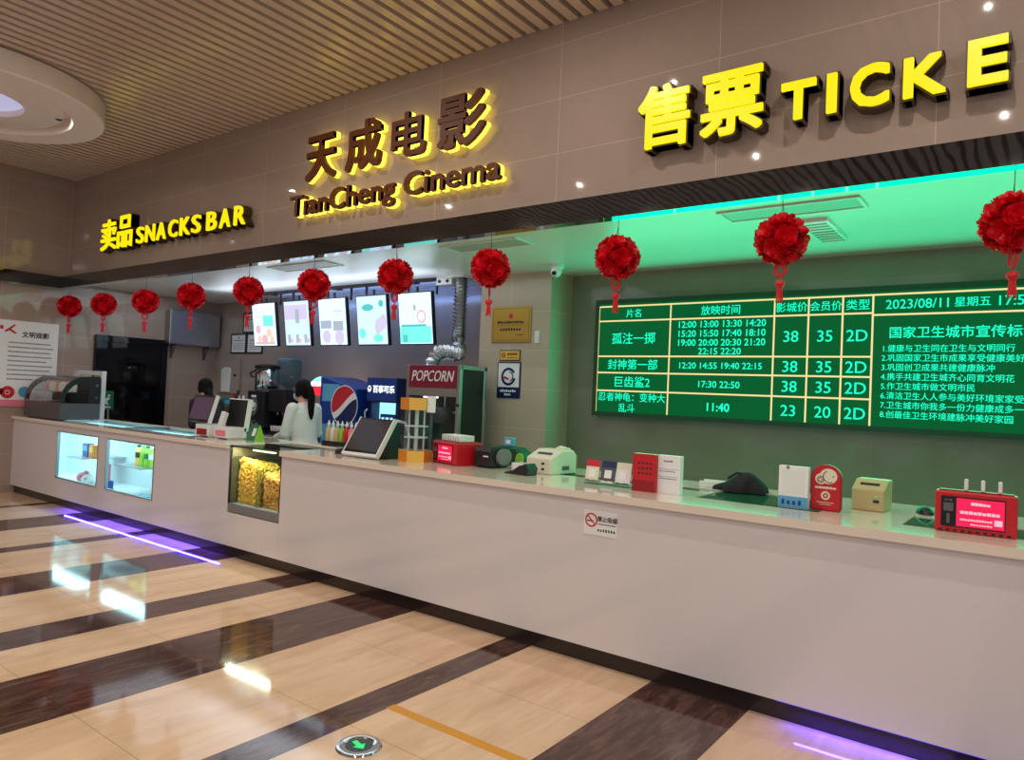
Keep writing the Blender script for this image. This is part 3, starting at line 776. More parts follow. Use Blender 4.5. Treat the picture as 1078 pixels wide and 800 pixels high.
# white civility poster on the left wall
t = thing('poster', 'white printed poster with red logo on the left wall by the counter end', 'poster', (XL+.001, 3.93, 1.17), PI/2)
b = B(); bx(b, -.375, .385, -.012, 0, 0, 1.17); obj('poster_sheet', b, M['paper'], t)
y = -.0135; rnd = random.Random(3)
b = B(); text_at(b, '文明观影', .1, y, .955, .085, None, .02); obj('title', b, M['ink'], t)
b = B()
for k in range(9):
    z = .86-.062*k
    bars(b, -.22, (.30, .33, .30, .32, .25, .33, .30, .27, .1)[k], z, .02, y, 26, rnd, .3)
obj('small_print', b, M['ink_grey'], t)
b = B(); prism(b, [(-.28,1.02),(-.24,1.05),(-.16,1.12),(-.15,1.10),(-.20,1.05),(-.13,1.0),(-.15,.985),(-.22,1.03),(-.26,1.0)], y, y-.001); quad(b, -.33, -.29, 1.04, 1.09, y); obj('logo', b, M['ink_red'], t)
b = B(); ring(b, -.2, .19, y, .03, .085); disc(b, -.2, .19, y, .022); disc(b, -.3, .2, y, .05); obj('emblem', b, M['ink_red'], t)
b = B(); disc(b, .0, .2, y, .075); quad(b, -.06, .06, .15, .25, y-.0005); obj('emblem', b, M['cyanblue'], t)
b = B(); quad(b, -.375, .385, .0, .09, y); obj('pink_band', b, M['pink'], t)

# grey steel cabinet on brackets, left wall
t = thing('wall_cabinet', 'grey steel box on two brackets high on the left wall', 'wall cabinet', (XL, 6.28, 2.20), PI/2)
b = B(); bx(b, -.44, .42, -.16, 0, 0, .55); obj('cabinet_body', b, M['alu'], t, bevel=.01)
b = B(); bx(b, -.42, .40, -.168, -.16, .03, .52); obj('cabinet_door', b, M['alu'], t, bevel=.003)
for xx in (-.34, .22):
    b = B(); bx(b, xx, xx+.03, -.03, 0, -.22, 0); bx(b, xx, xx+.03, -.16, -.03, -.03, 0); tube(b, [(xx+.015,-.02,-.2),(xx+.015,-.15,-.02)], .008, 6); obj('bracket', b, M['dkgrey'], t)

# framed certificates, back wall
def certificate(x, z, label):
    t = thing('framed_certificate', label, 'certificate', (x, YB, z), 0, 'framed certificates on the snack back wall')
    b = B(); w, h = .215, .325
    bx(b, -w, w, -.02, 0, 0, .022); bx(b, -w, w, -.02, 0, h-.022, h); bx(b, -w, -w+.022, -.02, 0, .022, h-.022); bx(b, w-.022, w, -.02, 0, .022, h-.022); obj('certificate_frame', b, M['black'], t)
    b = B(); bx(b, -w+.022, w-.022, -.012, 0, .022, h-.022); obj('certificate_sheet', b, M['paper'], t)
    b = B(); rnd = random.Random(int(z*100)); disc(b, 0, h-.07, -.013, .014); bars(b, -.12, .12, h-.12, .016, -.013, 10, rnd)
    for k in range(4): bars(b, -.15, .15, h-.17-.03*k, .008, -.013, 16, rnd)
    obj('certificate_print', b, M['ink'], t)
certificate(-10.64, 2.108, 'framed certificate with black frame, lower left of the three on the back wall')
certificate(-10.19, 2.108, 'framed certificate, lower right of the three, half behind the first menu screen')
certificate(-10.32, 2.44, 'framed certificate, topmost of the three, hidden partly by the first menu screen')
t = thing('electrical_cabinet', 'beige wall box with white dispenser plate on the back wall, below certificates', 'wall box', (-10.8, YB, 1.45))
b = B(); bx(b, -.32, .28, -.05, 0, 0, .55); obj('box_body', b, M['wall_back'], t, bevel=.008)
b = B(); prism(b, [(-.18,.02),(.05,.02),(.07,.38),(.02,.43),(-.13,.43),(-.2,.38)], -.08, -.05); obj('dispenser_plate', b, M['white'], t, bevel=.01)
b = B(); cyl(b, (0,0,0), .02, .02, 10, Matrix.Translation((.17,-.05,.3)) @ Matrix.Rotation(PI/2, 4, 'X')); obj('lock', b, M['black'], t)

# green running-man exit plate on the dark door
t = thing('exit_sign', 'small green exit plate on the dark door beside the food warmer', 'exit sign', (XL+.03, 5.0, 1.14), PI/2)
b = B(); bx(b, -.095, .10, -.02, 0, 0, .28); obj('sign_plate', b, M['green'], t, bevel=.004)
b = B(); y = -.021; disc(b, .03, .21, y, .018); prism(b, [(.02,.19),(.05,.17),(.0,.12),(.03,.08),(.015,.07),(-.03,.11),(-.01,.15),(-.05,.13),(-.06,.145)], y, y-.001); quad(b, -.06, .06, .03, .05, y); obj('running_figure', b, M['white'], t)

# floor fittings
t = thing('floor_exit_light', 'round steel floor light with green exit arrow set into the floor', 'floor light', (-2.455, 2.255, 0))
b = B(); lathe(b, [(.062,.0),(.062,.006),(.072,.011),(.098,.008),(.104,.0)], 40); obj('steel_rim', b, M['chrome'], t, smooth=True)
b = B(); cyl(b, (0,0,0), .064, .006, 36); obj('lens', b, M['exit_dark'], t)
b = B()
pts = [(-.045,.012),(.002,.012),(.002,.030),(.042,.0),(.002,-.030),(.002,-.012),(-.045,-.012)]
prism(b, pts, .0055, .0075, 'z', Matrix.Rotation(-.25, 4, 'Z')); obj('arrow', b, M['exit_green'], t)
o = obj('floor_tape', (lambda bb: (bx(bb, -2.655, -1.818, 2.61, 2.668, 0, .0012), bb)[1])(B()), M['tape'])
tag(o, 'orange tape line stuck across one pale floor tile', 'tape')
# no smoking notice on the counter front
t = thing('no_smoking_sign', 'white no smoking sticker with red circle on the ticket counter front', 'sign', (-2.15, YC, .787))
b = B(); bx(b, -.118, .112, -.003, 0, 0, .147); obj('sticker', b, M['paper'], t)
y = -.0035
b = B(); ring(b, -.066, .088, y, .033, .043); prism(b, [(-.096,.112),(-.090,.118),(-.036,.064),(-.042,.058)], y, y-.0004); obj('red_circle', b, M['ink_red'], t)
b = B(); text_at(b, '禁止吸烟', .044, y, .088, .034, None, .02); rnd = random.Random(9); bars(b, -.02, .105, .066, .008, y, 16, rnd); bars(b, -.02, .105, .025, .018, y, 7, rnd, .4)
quad(b, -.095, -.05, .078, .086, y+.0002); obj('notice_print', b, M['ink'], t)

# ------------------------------------------------------------------ goods in the lit display windows
def carton(name, label, cat, loc, w, d, h, m, band):
    t = thing(name, label, cat, loc)
    b = B(); bx(b, -w/2, w/2, -d/2, d/2, 0, h); obj('box', b, m, t, bevel=.003)
    b = B(); quad(b, -w*.38, w*.38, h*.45, h*.85, -d/2-.001); obj('printed_label', b, band, t)
carton('snack_box', 'blue snack box on the small shelf in the left lit window', 'snack', (-9.885, 4.2, .591), .15, .08, .17, M['blue'], M['cyanblue'])
carton('snack_box', 'orange snack box on the small shelf in the left lit window', 'snack', (-9.72, 4.2, .591), .12, .08, .16, M['orange'], M['yellow'])
carton('snack_box', 'blue drink carton low at the left of the right lit window', 'snack', (-9.2, 4.15, .25), .14, .08, .11, M['blue'], M['cyanblue'])
carton('snack_box', 'flat pale blue carton at the bottom right of the right lit window', 'snack', (-8.05, 4.0, .25), .2, .1, .07, M['cyanblue'], M['blue'])
carton('snack_box', 'small pink carton standing behind the plush toys in the left lit window', 'snack', (-9.86, 4.42, .25), .1, .08, .24, M['pink'], M['red'])
def plush(label, loc, m, s, m2):
    t = thing('plush_toy', label, 'toy', loc, 0, 'plush toys in the left lit window')
    b = B(); ball(b, (0,0,.065*s), (.10*s,.07*s,.065*s)); obj('body', b, m, t, smooth=True)
    b = B(); ball(b, (.09*s,-.01,.085*s), (.058*s,.055*s,.055*s))
    for e in (-1, 1): ball(b, (.09*s+.035*e*s,.0,.135*s), (.02*s,.014*s,.022*s), 10, 6)
    obj('head', b, m2, t, smooth=True)
    b = B()
    for e in (-1, 1): ball(b, (.095*s+.02*e*s,-.062*s,.09*s), .008*s, 8, 6)
    obj('eyes', b, M['eye'], t)
plush('pink plush toy lying at the bottom right of the left lit window', (-10.0, 4.2, .25), M['pink'], 1.0, M['pink'])
plush('white plush toy lying beside the pink one in the left lit window', (-9.78, 4.16, .25), M['white'], .95, M['white'])
plush('cream plush toy half behind the pink one in the left lit window', (-10.22, 4.3, .25), M['offwhite'], .9, M['offwhite'])
def drink_bottle(label, loc, m, cap, h=.235, r=.036):
    t = thing('drink_bottle', label, 'bottle', loc, 0, 'drinks on the shelf of the right lit window')
    b = B(); lathe(b, [(r*.9,0),(r,.01),(r,h*.25),(r*.94,h*.3),(r,h*.35),(r,h*.66),(r*.8,h*.76),(r*.42,h*.86),(r*.4,h*.9)], 18); obj('bottle_body', b, m, t, smooth=True)
    b = B(); cyl(b, (0,0,h*.9), r*.5, h*.1, 14); obj('cap', b, cap, t)
    b = B(); lathe(b, [(r*1.015,h*.38),(r*1.02,h*.39),(r*1.02,h*.63),(r*1.015,h*.64)], 18); obj('bottle_label', b, cap, t, smooth=True)
drink_bottle('yellow drink bottle with dark label, leftmost on the shelf in the right window', (-8.57, 4.2, .606), M['yellow'], M['ink'])
drink_bottle('green drink bottle beside the yellow one in the right lit window', (-8.46, 4.2, .606), M['lime'], M['lime'])
drink_bottle('green drink bottle between two others on the shelf in the right window', (-8.36, 4.2, .606), M['lime'], M['green'])
drink_bottle('green drink bottle at the right end of the shelf in the right window', (-8.26, 4.2, .606), M['lime'], M['white'])

# ------------------------------------------------------------------ things on the snack counter
ZT = 1.045
def warmer():
    t = thing('food_warmer', 'curved glass food warmer at the left end of the snack counter', 'food warmer', (-10.56, 4.2, ZT))
    x0, x1, y0, y1 = -.58, .56, -.32, .16
    prof_out = [(y0, .225)] + [(y0+.30*(1-math.cos(a)), .225+.345*math.sin(a)) for a in [PI/2*k/10 for k in range(1, 11)]] + [(y1, .57)]
    b = B(); bx(b, x0, x1, y0, y1, .012, .22)
    for xx in (x0+.05, x1-.09):
        for yy in (y0+.04, y1-.08): bx(b, xx, xx+.04, yy, yy+.04, 0, .012)
    obj('base_cabinet', b, M['dkgrey'], t, bevel=.008)
    b = B()
    n = len(prof_out); A = [b.verts.new((x0+.03, y, z)) for y, z in prof_out]; Z = [b.verts.new((x1-.03, y, z)) for y, z in prof_out]
    for i in range(n-1): b.faces.new((A[i], Z[i], Z[i+1], A[i+1]))
    obj('curved_glass', b, M['acrylic'], t, smooth=True)
    prof_in = [(y0+.05, .225)] + [(y0+.05+.24*(1-math.cos(a)), .225+.27*math.sin(a)) for a in [PI/2*k/10 for k in range(1, 11)]] + [(y1-.14, .495), (y1-.14, .225)]
    for xx in (x0, x1-.03):
        b = B()
        po = prof_out + [(y1, .22)]
        m_ = min(len(po), len(prof_in))
        # solid rim built as quads between outer and inner outlines, front and back skins
        o2 = prof_out + [(y1, .4), (y1, .225)]
        def rs(pts, k):
            L = [0]
            for p, q in zip(pts, pts[1:]): L.append(L[-1]+math.dist(p, q))
            out = []
            for i in range(k):
                s = L[-1]*i/(k-1); j = max(j for j in range(len(L)) if L[j] <= s+1e-9); j = min(j, len(pts)-2)
                u = (s-L[j])/(L[j+1]-L[j]); out.append((pts[j][0]+(pts[j+1][0]-pts[j][0])*u, pts[j][1]+(pts[j+1][1]-pts[j][1])*u))
            return out
        O, I = rs(o2, 30), rs(prof_in, 30)
        V = [[b.verts.new((xx+dx, *p)) for p in P] for dx in (0, .03) for P in (O, I)]
        for i in range(29):
            b.faces.new((V[0][i], V[0][i+1], V[1][i+1], V[1][i])); b.faces.new((V[2][i], V[2][i+1], V[3][i+1], V[3][i]))
            b.faces.new((V[0][i], V[0][i+1], V[2][i+1], V[2][i])); b.faces.new((V[1][i], V[1][i+1], V[3][i+1], V[3][i]))
        obj('end_frame', b, M['black'], t)
    b = B(); bx(b, x0+.03, x1-.03, y1-.02, y1, .22, .57); obj('rear_door', b, M['black'], t)
    b = B(); bx(b, x0+.04, x1-.04, y0+.10, y1-.04, .36, .366); obj('shelf', b, M['chrome'], t)
    for k, (xx, zz) in enumerate(((x1, .46), (x1, .30))):
        b = B(); cyl(b, (0,0,0), .022, .02, 14, Matrix.Translation((xx, y1-.06, zz)) @ Matrix.Rotation(PI/2, 4, 'Y')); obj('knob', b, M['chrome'], t, smooth=True)
    return t
warmer()
rnd = random.Random(12)
for k in range(9):
    x = -11.0+.1*k; lab = ['leftmost', 'second', 'third', 'fourth', 'fifth', 'sixth', 'seventh', 'eighth', 'rightmost'][k]
    t = thing('wrapped_snack', 'small cream wrapped snack in the food warmer, %s of the row of nine' % lab, 'snack', (x, 4.12, ZT+.366), rnd.uniform(-.2, .2), 'wrapped snacks in the food warmer')
    b = B(); lathe(b, [(.024,0),(.032,.02),(.034,.07),(.026,.11),(.008,.125)], 12); obj('wrapper', b, M['offwhite'] if k % 3 else M['pink'], t, smooth=True)
    b = B(); lathe(b, [(.006,.12),(.02,.14)], 10); obj('twist', b, M['yellow'], t)
t = thing('white_stand', 'white bent metal stand behind the food warmer', 'stand', (-10.5, 4.57, 1.0))
b = B(); bx(b, -.68, .10, -.03, .03, .64, .70); bx(b, .04, .10, -.03, .03, 0.045, .64); bx(b, -.68, -.62, -.03, .03, .045, .64); obj('stand_frame', b, M['white'], t, bevel=.006)

def dual_pos():
    t = thing('cash_register', 'white dual screen cash register on the snack counter in front of the dark haired woman', 'cash register', (-6.86, 4.18, ZT))
    b = B(); bx(b, -.30, -.06, -.10, .12, .012, .13); bx(b, .05, .29, -.10, .12, .012, .12)
    for xx in (-.28, -.10, .07, .25): bx(b, xx, xx+.03, -.08, .1, 0, .012)
    obj('base', b, M['white'], t, bevel=.012)
    b = B(); bx(b, -.27, -.08, -.104, -.1, .02, .085); obj('red_panel', b, M['red_dark'], t, bevel=.003)
    b = B(); bx(b, .08, .26, -.104, -.1, .03, .09); obj('pink_panel', b, M['pink'], t, bevel=.003)
    b = B(); bx(b, -.05, .04, -.03, .10, 0, .05); bx(b, -.04, .03, -.05, .0, .04, .27, Matrix.Rotation(-.18, 4, 'X') @ Matrix.Rotation(.18, 4, 'Y')); obj('stand', b, M['white'], t, bevel=.008)
    R = Matrix.Translation((-.27, -.1, .15)) @ Matrix.Rotation(-.28, 4, 'X')
    b = B(); bx(b, -.2, .2, 0, .03, 0, .29, R); s = obj('customer_screen', b, M['black'], t, bevel=.006)
    b = B(); bx(b, -.18, .18, -.002, 0, .03, .27, R); obj('display', b, M['purple_screen'], s)
    b = B(); bx(b, .2, .215, -.004, .034, -.005, .295, R); obj('white_edge', b, M['white'], s)
    R = Matrix.Translation((.10, .10, .10)) @ Matrix.Rotation(-.12, 4, 'X')
    b = B(); bx(b, -.17, .17, 0, .035, 0, .30, R); s = obj('operator_screen', b, M['black'], t, bevel=.006)
    b = B(); bx(b, .17, .19, -.006, .04, -.02, .31, R); bx(b, -.17, .17, -.006, .04, .30, .312, R); obj('white_edge', b, M['white'], s)
dual_pos()
t = thing('card_stand', 'small green tilted card stand right of the dual screen register', 'card stand', (-6.42, 4.24, ZT), -.15)
R = Matrix.Rotation(-.3, 4, 'X')
b = B(); bx(b, -.1, .1, 0, .012, 0, .17, R); obj('green_card', b, M['green'], t, bevel=.003)
b = B(); bx(b, .0, .07, -.002, 0, .05, .13, R); obj('white_square', b, M['paper'], t)
b = B(); prism(b, [(.0,0),(.11,0),(.06,.15),(.045,.15)], .095, .105, 'x'); obj('support', b, M['lime'], t)

def sauce_bottles():
    t = thing('bottle_tray', 'black tray holding a row of syrup bottles behind the popcorn bin', 'tray', (-5.46, 4.61, ZT))
    b = B(); bx(b, -.24, .24, -.055, .05, 0, .012); bx(b, -.24, .24, -.055, -.047, .012, .05); bx(b, -.24, .24, .042, .05, .012, .05); bx(b, -.24, -.232, -.047, .042, .012, .05); bx(b, .232, .24, -.047, .042, .012, .05)
    obj('tray', b, M['black'], t, bevel=.003)
    cols = [M['beige'], M['offwhite'], M['beige'], M['lime'], M['red'], M['pink'], M['red_dark']]
    names = ['tan', 'ivory', 'second tan', 'green', 'bright red', 'pink', 'dark red']
    for i, (m, n) in enumerate(zip(cols, names)):
        q = thing('syrup_bottle', '%s syrup bottle with white cap in the black tray' % n, 'bottle', (-5.46-.20+.066*i, 4.605, ZT+.012), 0, 'syrup bottles in the tray')
        b = B(); lathe(b, [(.026,0),(.029,.01),(.029,.13),(.024,.155),(.012,.175),(.012,.19)], 16); obj('bottle_body', b, m, q, smooth=True)
        b = B(); lathe(b, [(.015,.185),(.015,.21),(.007,.213),(.006,.235)], 12); obj('cap', b, M['white'], q, smooth=True)
sauce_bottles()

# ------------------------------------------------------------------ things on the ticket counter
def touch_pos():
    t = thing('touch_terminal', 'black tilted touch screen terminal with white edges at the left of the ticket counter', 'terminal', (-4.51, 4.0, ZT))
    b = B(); prism(b, [(.01,.015),(.24,.0),(.25,.0),(.25,.29),(.21,.315),(.03,.045)], -.17, .19, 'x'); obj('body', b, M['black'], t, bevel=.006)
    b = B(); bx(b, -.05, .05, .02, .2, 0, .02); obj('foot', b, M['black'], t)
    R = Matrix.Translation((0, .0, .03)) @ Matrix.Rotation(-.56, 4, 'X')
    b = B(); bx(b, -.2, .2, -.008, .02, 0, .34, R); s = obj('screen_panel', b, M['black_shiny'], t, bevel=.004)
    b = B(); bx(b, -.185, .185, -.011, -.008, .03, .325, R); obj('display', b, M['grey_screen'], s)
    b = B(); bx(b, -.21, .21, -.014, .024, -.016, .008, R); bx(b, .195, .212, -.014, .024, .008, .345, R); bx(b, -.208, -.2, -.014, .024, .008, .345, R); obj('white_edge', b, M['white'], s)
    b = B(); tube(b, [(.2,.2,.315),(.24,.26,.30),(.25,.30,.2),(.25,.30,.03)], .011, 8); obj('rear_arm', b, M['white'], t, smooth=True)
touch_pos()
t = thing('barcode_scanner', 'small black hand scanner left of the black touch terminal', 'scanner', (-4.87, 4.12, ZT), .5)
b = B(); prism(b, [(-.06,0),(.07,0),(.07,.02),(.03,.05),(-.05,.04)], -.03, .03, 'y'); obj('scanner_body', b, M['black'], t, bevel=.008)
b = B(); bx(b, -.05, .03, -.025, .025, .048, .056); obj('scanner_top', b, M['grey'], t, bevel=.003)

def candy_tower():
    cx_, cy_ = -4.10, 4.22
    t = thing('candy_dispenser', 'clear six sided acrylic dispenser with orange and yellow bands', 'dispenser', (cx_, cy_, ZT))
    rr = .135; a0 = -PI/4-PI/6
    hexp = [(rr*math.cos(a0+PI/3*i), rr*math.sin(a0+PI/3*i)) for i in range(6)]
    cols = [M['yellow'], M['lime'], M['orange'], M['yellow'], M['lime'], M['orange']]
    # solid cores keep the coloured facets from being paper thin
    for zz0, zz1, nm in ((0, .09, 'base_band'), (.415, .51, 'top_band')):
        b = B(); prism(b, [(p[0]*.95, p[1]*.95) for p in hexp], zz0, zz1, 'z'); core = obj(nm, b, M['orange'], t)
        for i in range(6):
            p, q = hexp[i], hexp[(i+1) % 6]; b = B()
            prism(b, [p, q, (q[0]*.95, q[1]*.95), (p[0]*.95, p[1]*.95)], zz0, zz1, 'z')
            obj('facet', b, cols[i] if nm == 'top_band' else (M['orange'] if i % 2 else M['yellow']), core)
    b = B()
    for i in range(6):
        p, q = hexp[i], hexp[(i+1) % 6]
        A = [b.verts.new((v[0]*.98, v[1]*.98, z)) for v in (p, q) for z in (.09, .415)]
        b.faces.new((A[0], A[2], A[3], A[1]))
    obj('clear_wall', b, M['acrylic'], t)
    b = B(); cyl(b, (0,0,.09), .016, .325, 12)
    for z in (.19, .28): lathe(b, [(.1,z),(.1,z+.008)], 6)
    for i in range(6):
        a = a0+PI/3*i+PI/6; cyl(b, (.07*math.cos(a), .07*math.sin(a), .09), .006, .325, 8)
    obj('inner_rack', b, M['white'], t)
    b = B(); bx(b, .12, .20, -.02, .0, .40, .53); obj('price_tag', b, M['paper'], t, bevel=.002)
candy_tower()

def power_bank(label, loc, rz, w, d, h, n, cardw, cardh, kind):
    t = thing('power_bank_station', label, 'charging station', loc, rz, 'red power bank stations on the counter')
    b = B(); bx(b, -w/2, w/2, -d/2, d/2, .0, h); obj('station_body', b, M['red'], t, bevel=.008)
    b = B(); y = -d/2-.004
    sx0, sx1 = -w*.42, w*.36
    bx(b, sx0, sx1, y, -d/2, h*.14, h*.88); sc = obj('screen', b, M['black_shiny'], t, bevel=.003)
    b = B(); bx(b, sx0+w*.19, sx1-.004, y-.001, y, h*.17, h*.85); obj('pink_display', b, M['pink_screen'], sc)
    rnd = random.Random(6); y -= .0015; c0, c1 = sx0+w*.19, sx1
    b = B(); m = (c0+c1)/2; q = (c1-c0)
    bars(b, m-q*.2, m+q*.2, h*.70, h*.08, y, 5, rnd, .1); bars(b, c0+q*.08, c0+q*.9, h*.48, h*.08, y, 9, rnd, .15); bars(b, c0+q*.08, c0+q*.75, h*.32, h*.05, y, 12, rnd, .2); bars(b, m-q*.2, m+q*.25, h*.22, h*.04, y, 8, rnd)
    quad(b, c1-q*.22, c1-q*.06, h*.26, h*.40, y)
    obj('display_print', b, M['pink_screen_text'], sc)
    b = B(); quad(b, sx0+w*.03, sx0+w*.15, h*.52, h*.72, y); bars(b, sx0+w*.04, sx0+w*.15, h*.77, h*.05, y, 2, rnd); quad(b, sx0+w*.07, sx0+w*.11, h*.22, h*.46, y); obj('side_print', b, M['ink_grey'], sc)
    b = B(); bx(b, -w/2+.015, w/2-.015, -d/2+.015, d/2-.015, h, h+.006); obj('slot_plate', b, M['red_dark'], t)
    b = B()
    for k in range(10): bx(b, -w*.45+w*.092*k, -w*.45+w*.092*k+w*.05, -d/2-.002, -d/2, h*.03, h*.08)
    obj('vent', b, M['black'], t)
    for i in range(n):
        x = -w*.34 + (w*.68)*i/(n-1) if kind == 0 else -w*.12+w*.205*i
        b = B(); bx(b, x-cardw/2, x+cardw/2, -d*.28, d*.28 if kind == 0 else -d*.05, h+.006, h+.006+cardh); obj('power_bank', b, M['white'], t, bevel=.005)
power_bank('small red power bank station beside the clear candy dispenser', (-3.79, 4.38, ZT), -.25, .34, .26, .175, 8, .018, .05, 0)
power_bank('wide red power bank station with pink screen at the right counter end', (-.275, 4.10, ZT), .04, .33, .09, .195, 3, .017, .055, 1)

def money_counter():
    t = thing('note_counter', 'black note counting machine with grey round ends on the ticket counter', 'note counter', (-3.47, 4.43, ZT), -.1)
    b = B(); prism(b, [(-.11,.012),(.10,.012),(.12,.10),(.08,.165),(-.09,.165),(-.11,.13)], -.095, .085, 'x'); bx(b, -.08, .08, -.09, .09, 0, .012); obj('body', b, M['black'], t, bevel=.006)
    for x0 in (-.115, .085):
        b = B(); prism(b, [(.02+.078*math.cos(a), .085+.065*math.sin(a)) for a in [2*PI*k/18 for k in range(18)]], x0, x0+.03, 'x'); obj('end_cover', b, M['grey'], t, bevel=.004)
    b = B()
    for k in range(7): bx(b, -.075+.023*k, -.06+.023*k, -.118, -.10, .125, .15)
    obj('button', b, M['dkgrey'], t)
    b = B(); bx(b, .01, .06, -.117, -.108, .085, .095); obj('mark', b, M['white'], t)
money_counter()
t = thing('green_pouch', 'dark green rounded machine with pale green end behind the note counter', 'machine', (-3.52, 4.78, ZT), -.1)
b = B(); prism(b, [(-.18,0),(.12,0),(.15,.04),(.13,.10),(.06,.14),(-.16,.15),(-.19,.08)], -.06, .08, 'y'); obj('body', b, M['green_dark'], t, bevel=.015)
b = B(); prism(b, [(.12+.042*math.cos(a), .055+.05*math.sin(a)) for a in [2*PI*k/16 for k in range(16)]], -.075, -.06, 'y'); obj('end_cap', b, M['lime'], t, bevel=.004)
t = thing('blue_box', 'small light blue box on top of the dark green machine', 'box', (-3.57, 4.78, ZT+.148), .2)
b = B(); bx(b, -.04, .04, -.03, .03, 0, .07); obj('box_body', b, M['cyanblue'], t, bevel=.004)
b = B(); quad(b, -.02, .02, .02, .05, -.031); obj('white_mark', b, M['paper'], t)
t = thing('cardboard_box', 'brown cardboard box behind the ivory printer with crumpled paper on top', 'box', (-3.12, 4.86, ZT), .1)
b = B(); bx(b, -.12, .12, -.07, .07, 0, .11); obj('box_body', b, M['wood'], t, bevel=.004)
b = B(); bx(b, -.12, .12, -.01, .01, .11, .112); obj('tape', b, M['beige'], t)
t = thing('crumpled_paper', 'crumpled cream paper on the brown cardboard box', 'paper', (-3.10, 4.86, ZT+.112))
b = B(); bmesh.ops.create_icosphere(b, subdivisions=3, radius=.05, matrix=Matrix.Translation((0,0,.03)) @ Matrix.Diagonal((1.3,.9,.65,1)))
rnd = random.Random(1)
for v in b.verts: v.co += v.co.normalized()*rnd.uniform(-.012, .012); v.co.z = max(v.co.z, 0)
obj('paper_ball', b, M['offwhite'], t)
t = thing('paper_block', 'small white paper block right of the note counter', 'paper', (-3.24, 4.50, ZT), -.2)
b = B(); bx(b, -.06, .06, -.05, .05, 0, .05); obj('sheets', b, M['paper'], t, bevel=.003)
b = B(); bx(b, -.062, .062, -.02, .0, .002, .052); obj('band', b, M['grey'], t)
t = thing('phone_cradle', 'black wedge cradle lying in front of the ivory printer', 'cradle', (-3.06, 4.22, ZT), -.1)
b = B(); prism(b, [(-.10,0),(.12,0),(.13,.05),(.10,.085),(.04,.06),(-.02,.02),(-.10,.01)], -.05, .06, 'y'); obj('cradle_body', b, M['black'], t, bevel=.006)
b = B(); prism(b, [(-.08,.012),(-.02,.022),(.04,.062),(.03,.066),(-.03,.028),(-.08,.018)], -.03, .04, 'y'); obj('pad', b, M['dkgrey'], t)
def label_printer():
    t = thing('ticket_printer', 'ivory ticket printer with sloping front left of the code stands', 'printer', (-2.97, 4.52, ZT), -.1)
    b = B(); prism(b, [(-.15,.0),(.15,.0),(.15,.14),(.11,.175),(-.02,.175),(-.15,.115)], -.13, .11, 'x'); obj('printer_body', b, M['offwhite'], t, bevel=.01)
    R = Matrix.Translation((0,-.085,.147)) @ Matrix.Rotation(.43, 4, 'X')
    b = B(); bx(b, -.07, .06, -.012, .012, -.001, .004, R); obj('paper_slot', b, M['black'], t)
    b = B(); bx(b, .02, .045, -.153, -.15, .07, .085); bx(b, .02, .045, -.153, -.15, .03, .045); obj('button', b, M['ink'], t)
    b = B(); bx(b, .11, .113, -.02, .06, .03, .06); obj('side_vent', b, M['ink_grey'], t)
label_printer()
def code_stand(label, loc, w, h, top, body, prints, rz=0):
    t = thing('code_stand', label, 'code stand', loc, rz, 'small leaning code stands on the ticket counter')
    R = Matrix.Rotation(-.22, 4, 'X')
    b = B(); bx(b, -w/2, w/2, 0, .008, 0, h, R); bx(b, -w/2, w/2, 0, .07, 0, .004); obj('acrylic_stand', b, M['acrylic'], t)
    b = B(); bx(b, -w/2+.003, w/2-.003, -.002, 0, .03, h-.003, R); obj('card', b, body, t)
    b = B(); bx(b, -w/2+.003, w/2-.003, -.003, -.002, h*.72, h-.003, R); obj('card_header', b, top, t)
    b = B(); bx(b, -w*.24, w*.24, -.0035, -.002, h*.30, h*.62, R); obj('blank_panel', b, M['paper'], t)
    b = B(); rnd = random.Random(2); bars(b, -w*.4, w*.4, h*.12, .012, -.004, 7, rnd)
    bmesh.ops.transform(b, matrix=R, verts=b.verts); obj('card_print', b, prints, t)
code_stand('small leaning code stand with orange header, leftmost of the three', (-2.425, 4.16, ZT), .105, .165, M['ink_red'], M['offwhite'], M['ink_grey'])
code_stand('small leaning code stand with dark card, middle of the three', (-2.312, 4.17, ZT), .108, .165, M['blue_dark'], M['dkgrey'], M['ink_white'])
code_stand('small leaning code stand with pale card, rightmost of the three', (-2.195, 4.16, ZT), .112, .165, M['offwhite'], M['white'], M['ink'])
def slab_stand(name, label, loc, w, h, d, m, rz=0):
    t = thing(name, label, 'display stand', loc, rz)
    b = B(); bx(b, -w/2, w/2, -d/2, d/2, 0, h); obj('acrylic_block', b, m, t, bevel=.003)
    return t
t = slab_stand('red_display_stand', 'upright red card stand with three rows of dark print beside a white one', (-2.02, 4.14, ZT), .158, .235, .06, M['red'])
b = B(); rnd = random.Random(4)
for z in (.172, .14, .108): bars(b, -.04, .066, z, .014, -.0305, 4, rnd, .4)
obj('card_print', b, M['ink'], t)
b = B(); bx(b, -.079, .079, -.0312, -.03, .0, .07); obj('lower_band', b, M['red_dark'], t)
t = slab_stand('white_display_stand', 'upright white card stand right of the red one', (-1.873, 4.17, ZT), .158, .235, .05, M['paper'])
b = B(); bars(b, -.03, .03, .195, .012, -.0255, 4, rnd); quad(b, -.07, .07, .150, .152, -.0255); quad(b, -.07, .07, .104, .106, -.0255); bars(b, -.06, .05, .135, .006, -.0255, 14, rnd); bars(b, -.06, .06, .09, .006, -.0255, 16, rnd); obj('card_print', b, M['ink_grey'], t)
t = slab_stand('code_display_stand', 'upright white stand with light blue foot band on the ticket counter', (-1.145, 4.22, ZT), .16, .235, .04, M['paper'])
b = B(); bx(b, -.08, .08, -.0215, -.02, .004, .066); obj('blue_band', b, M['cyanblue'], t)
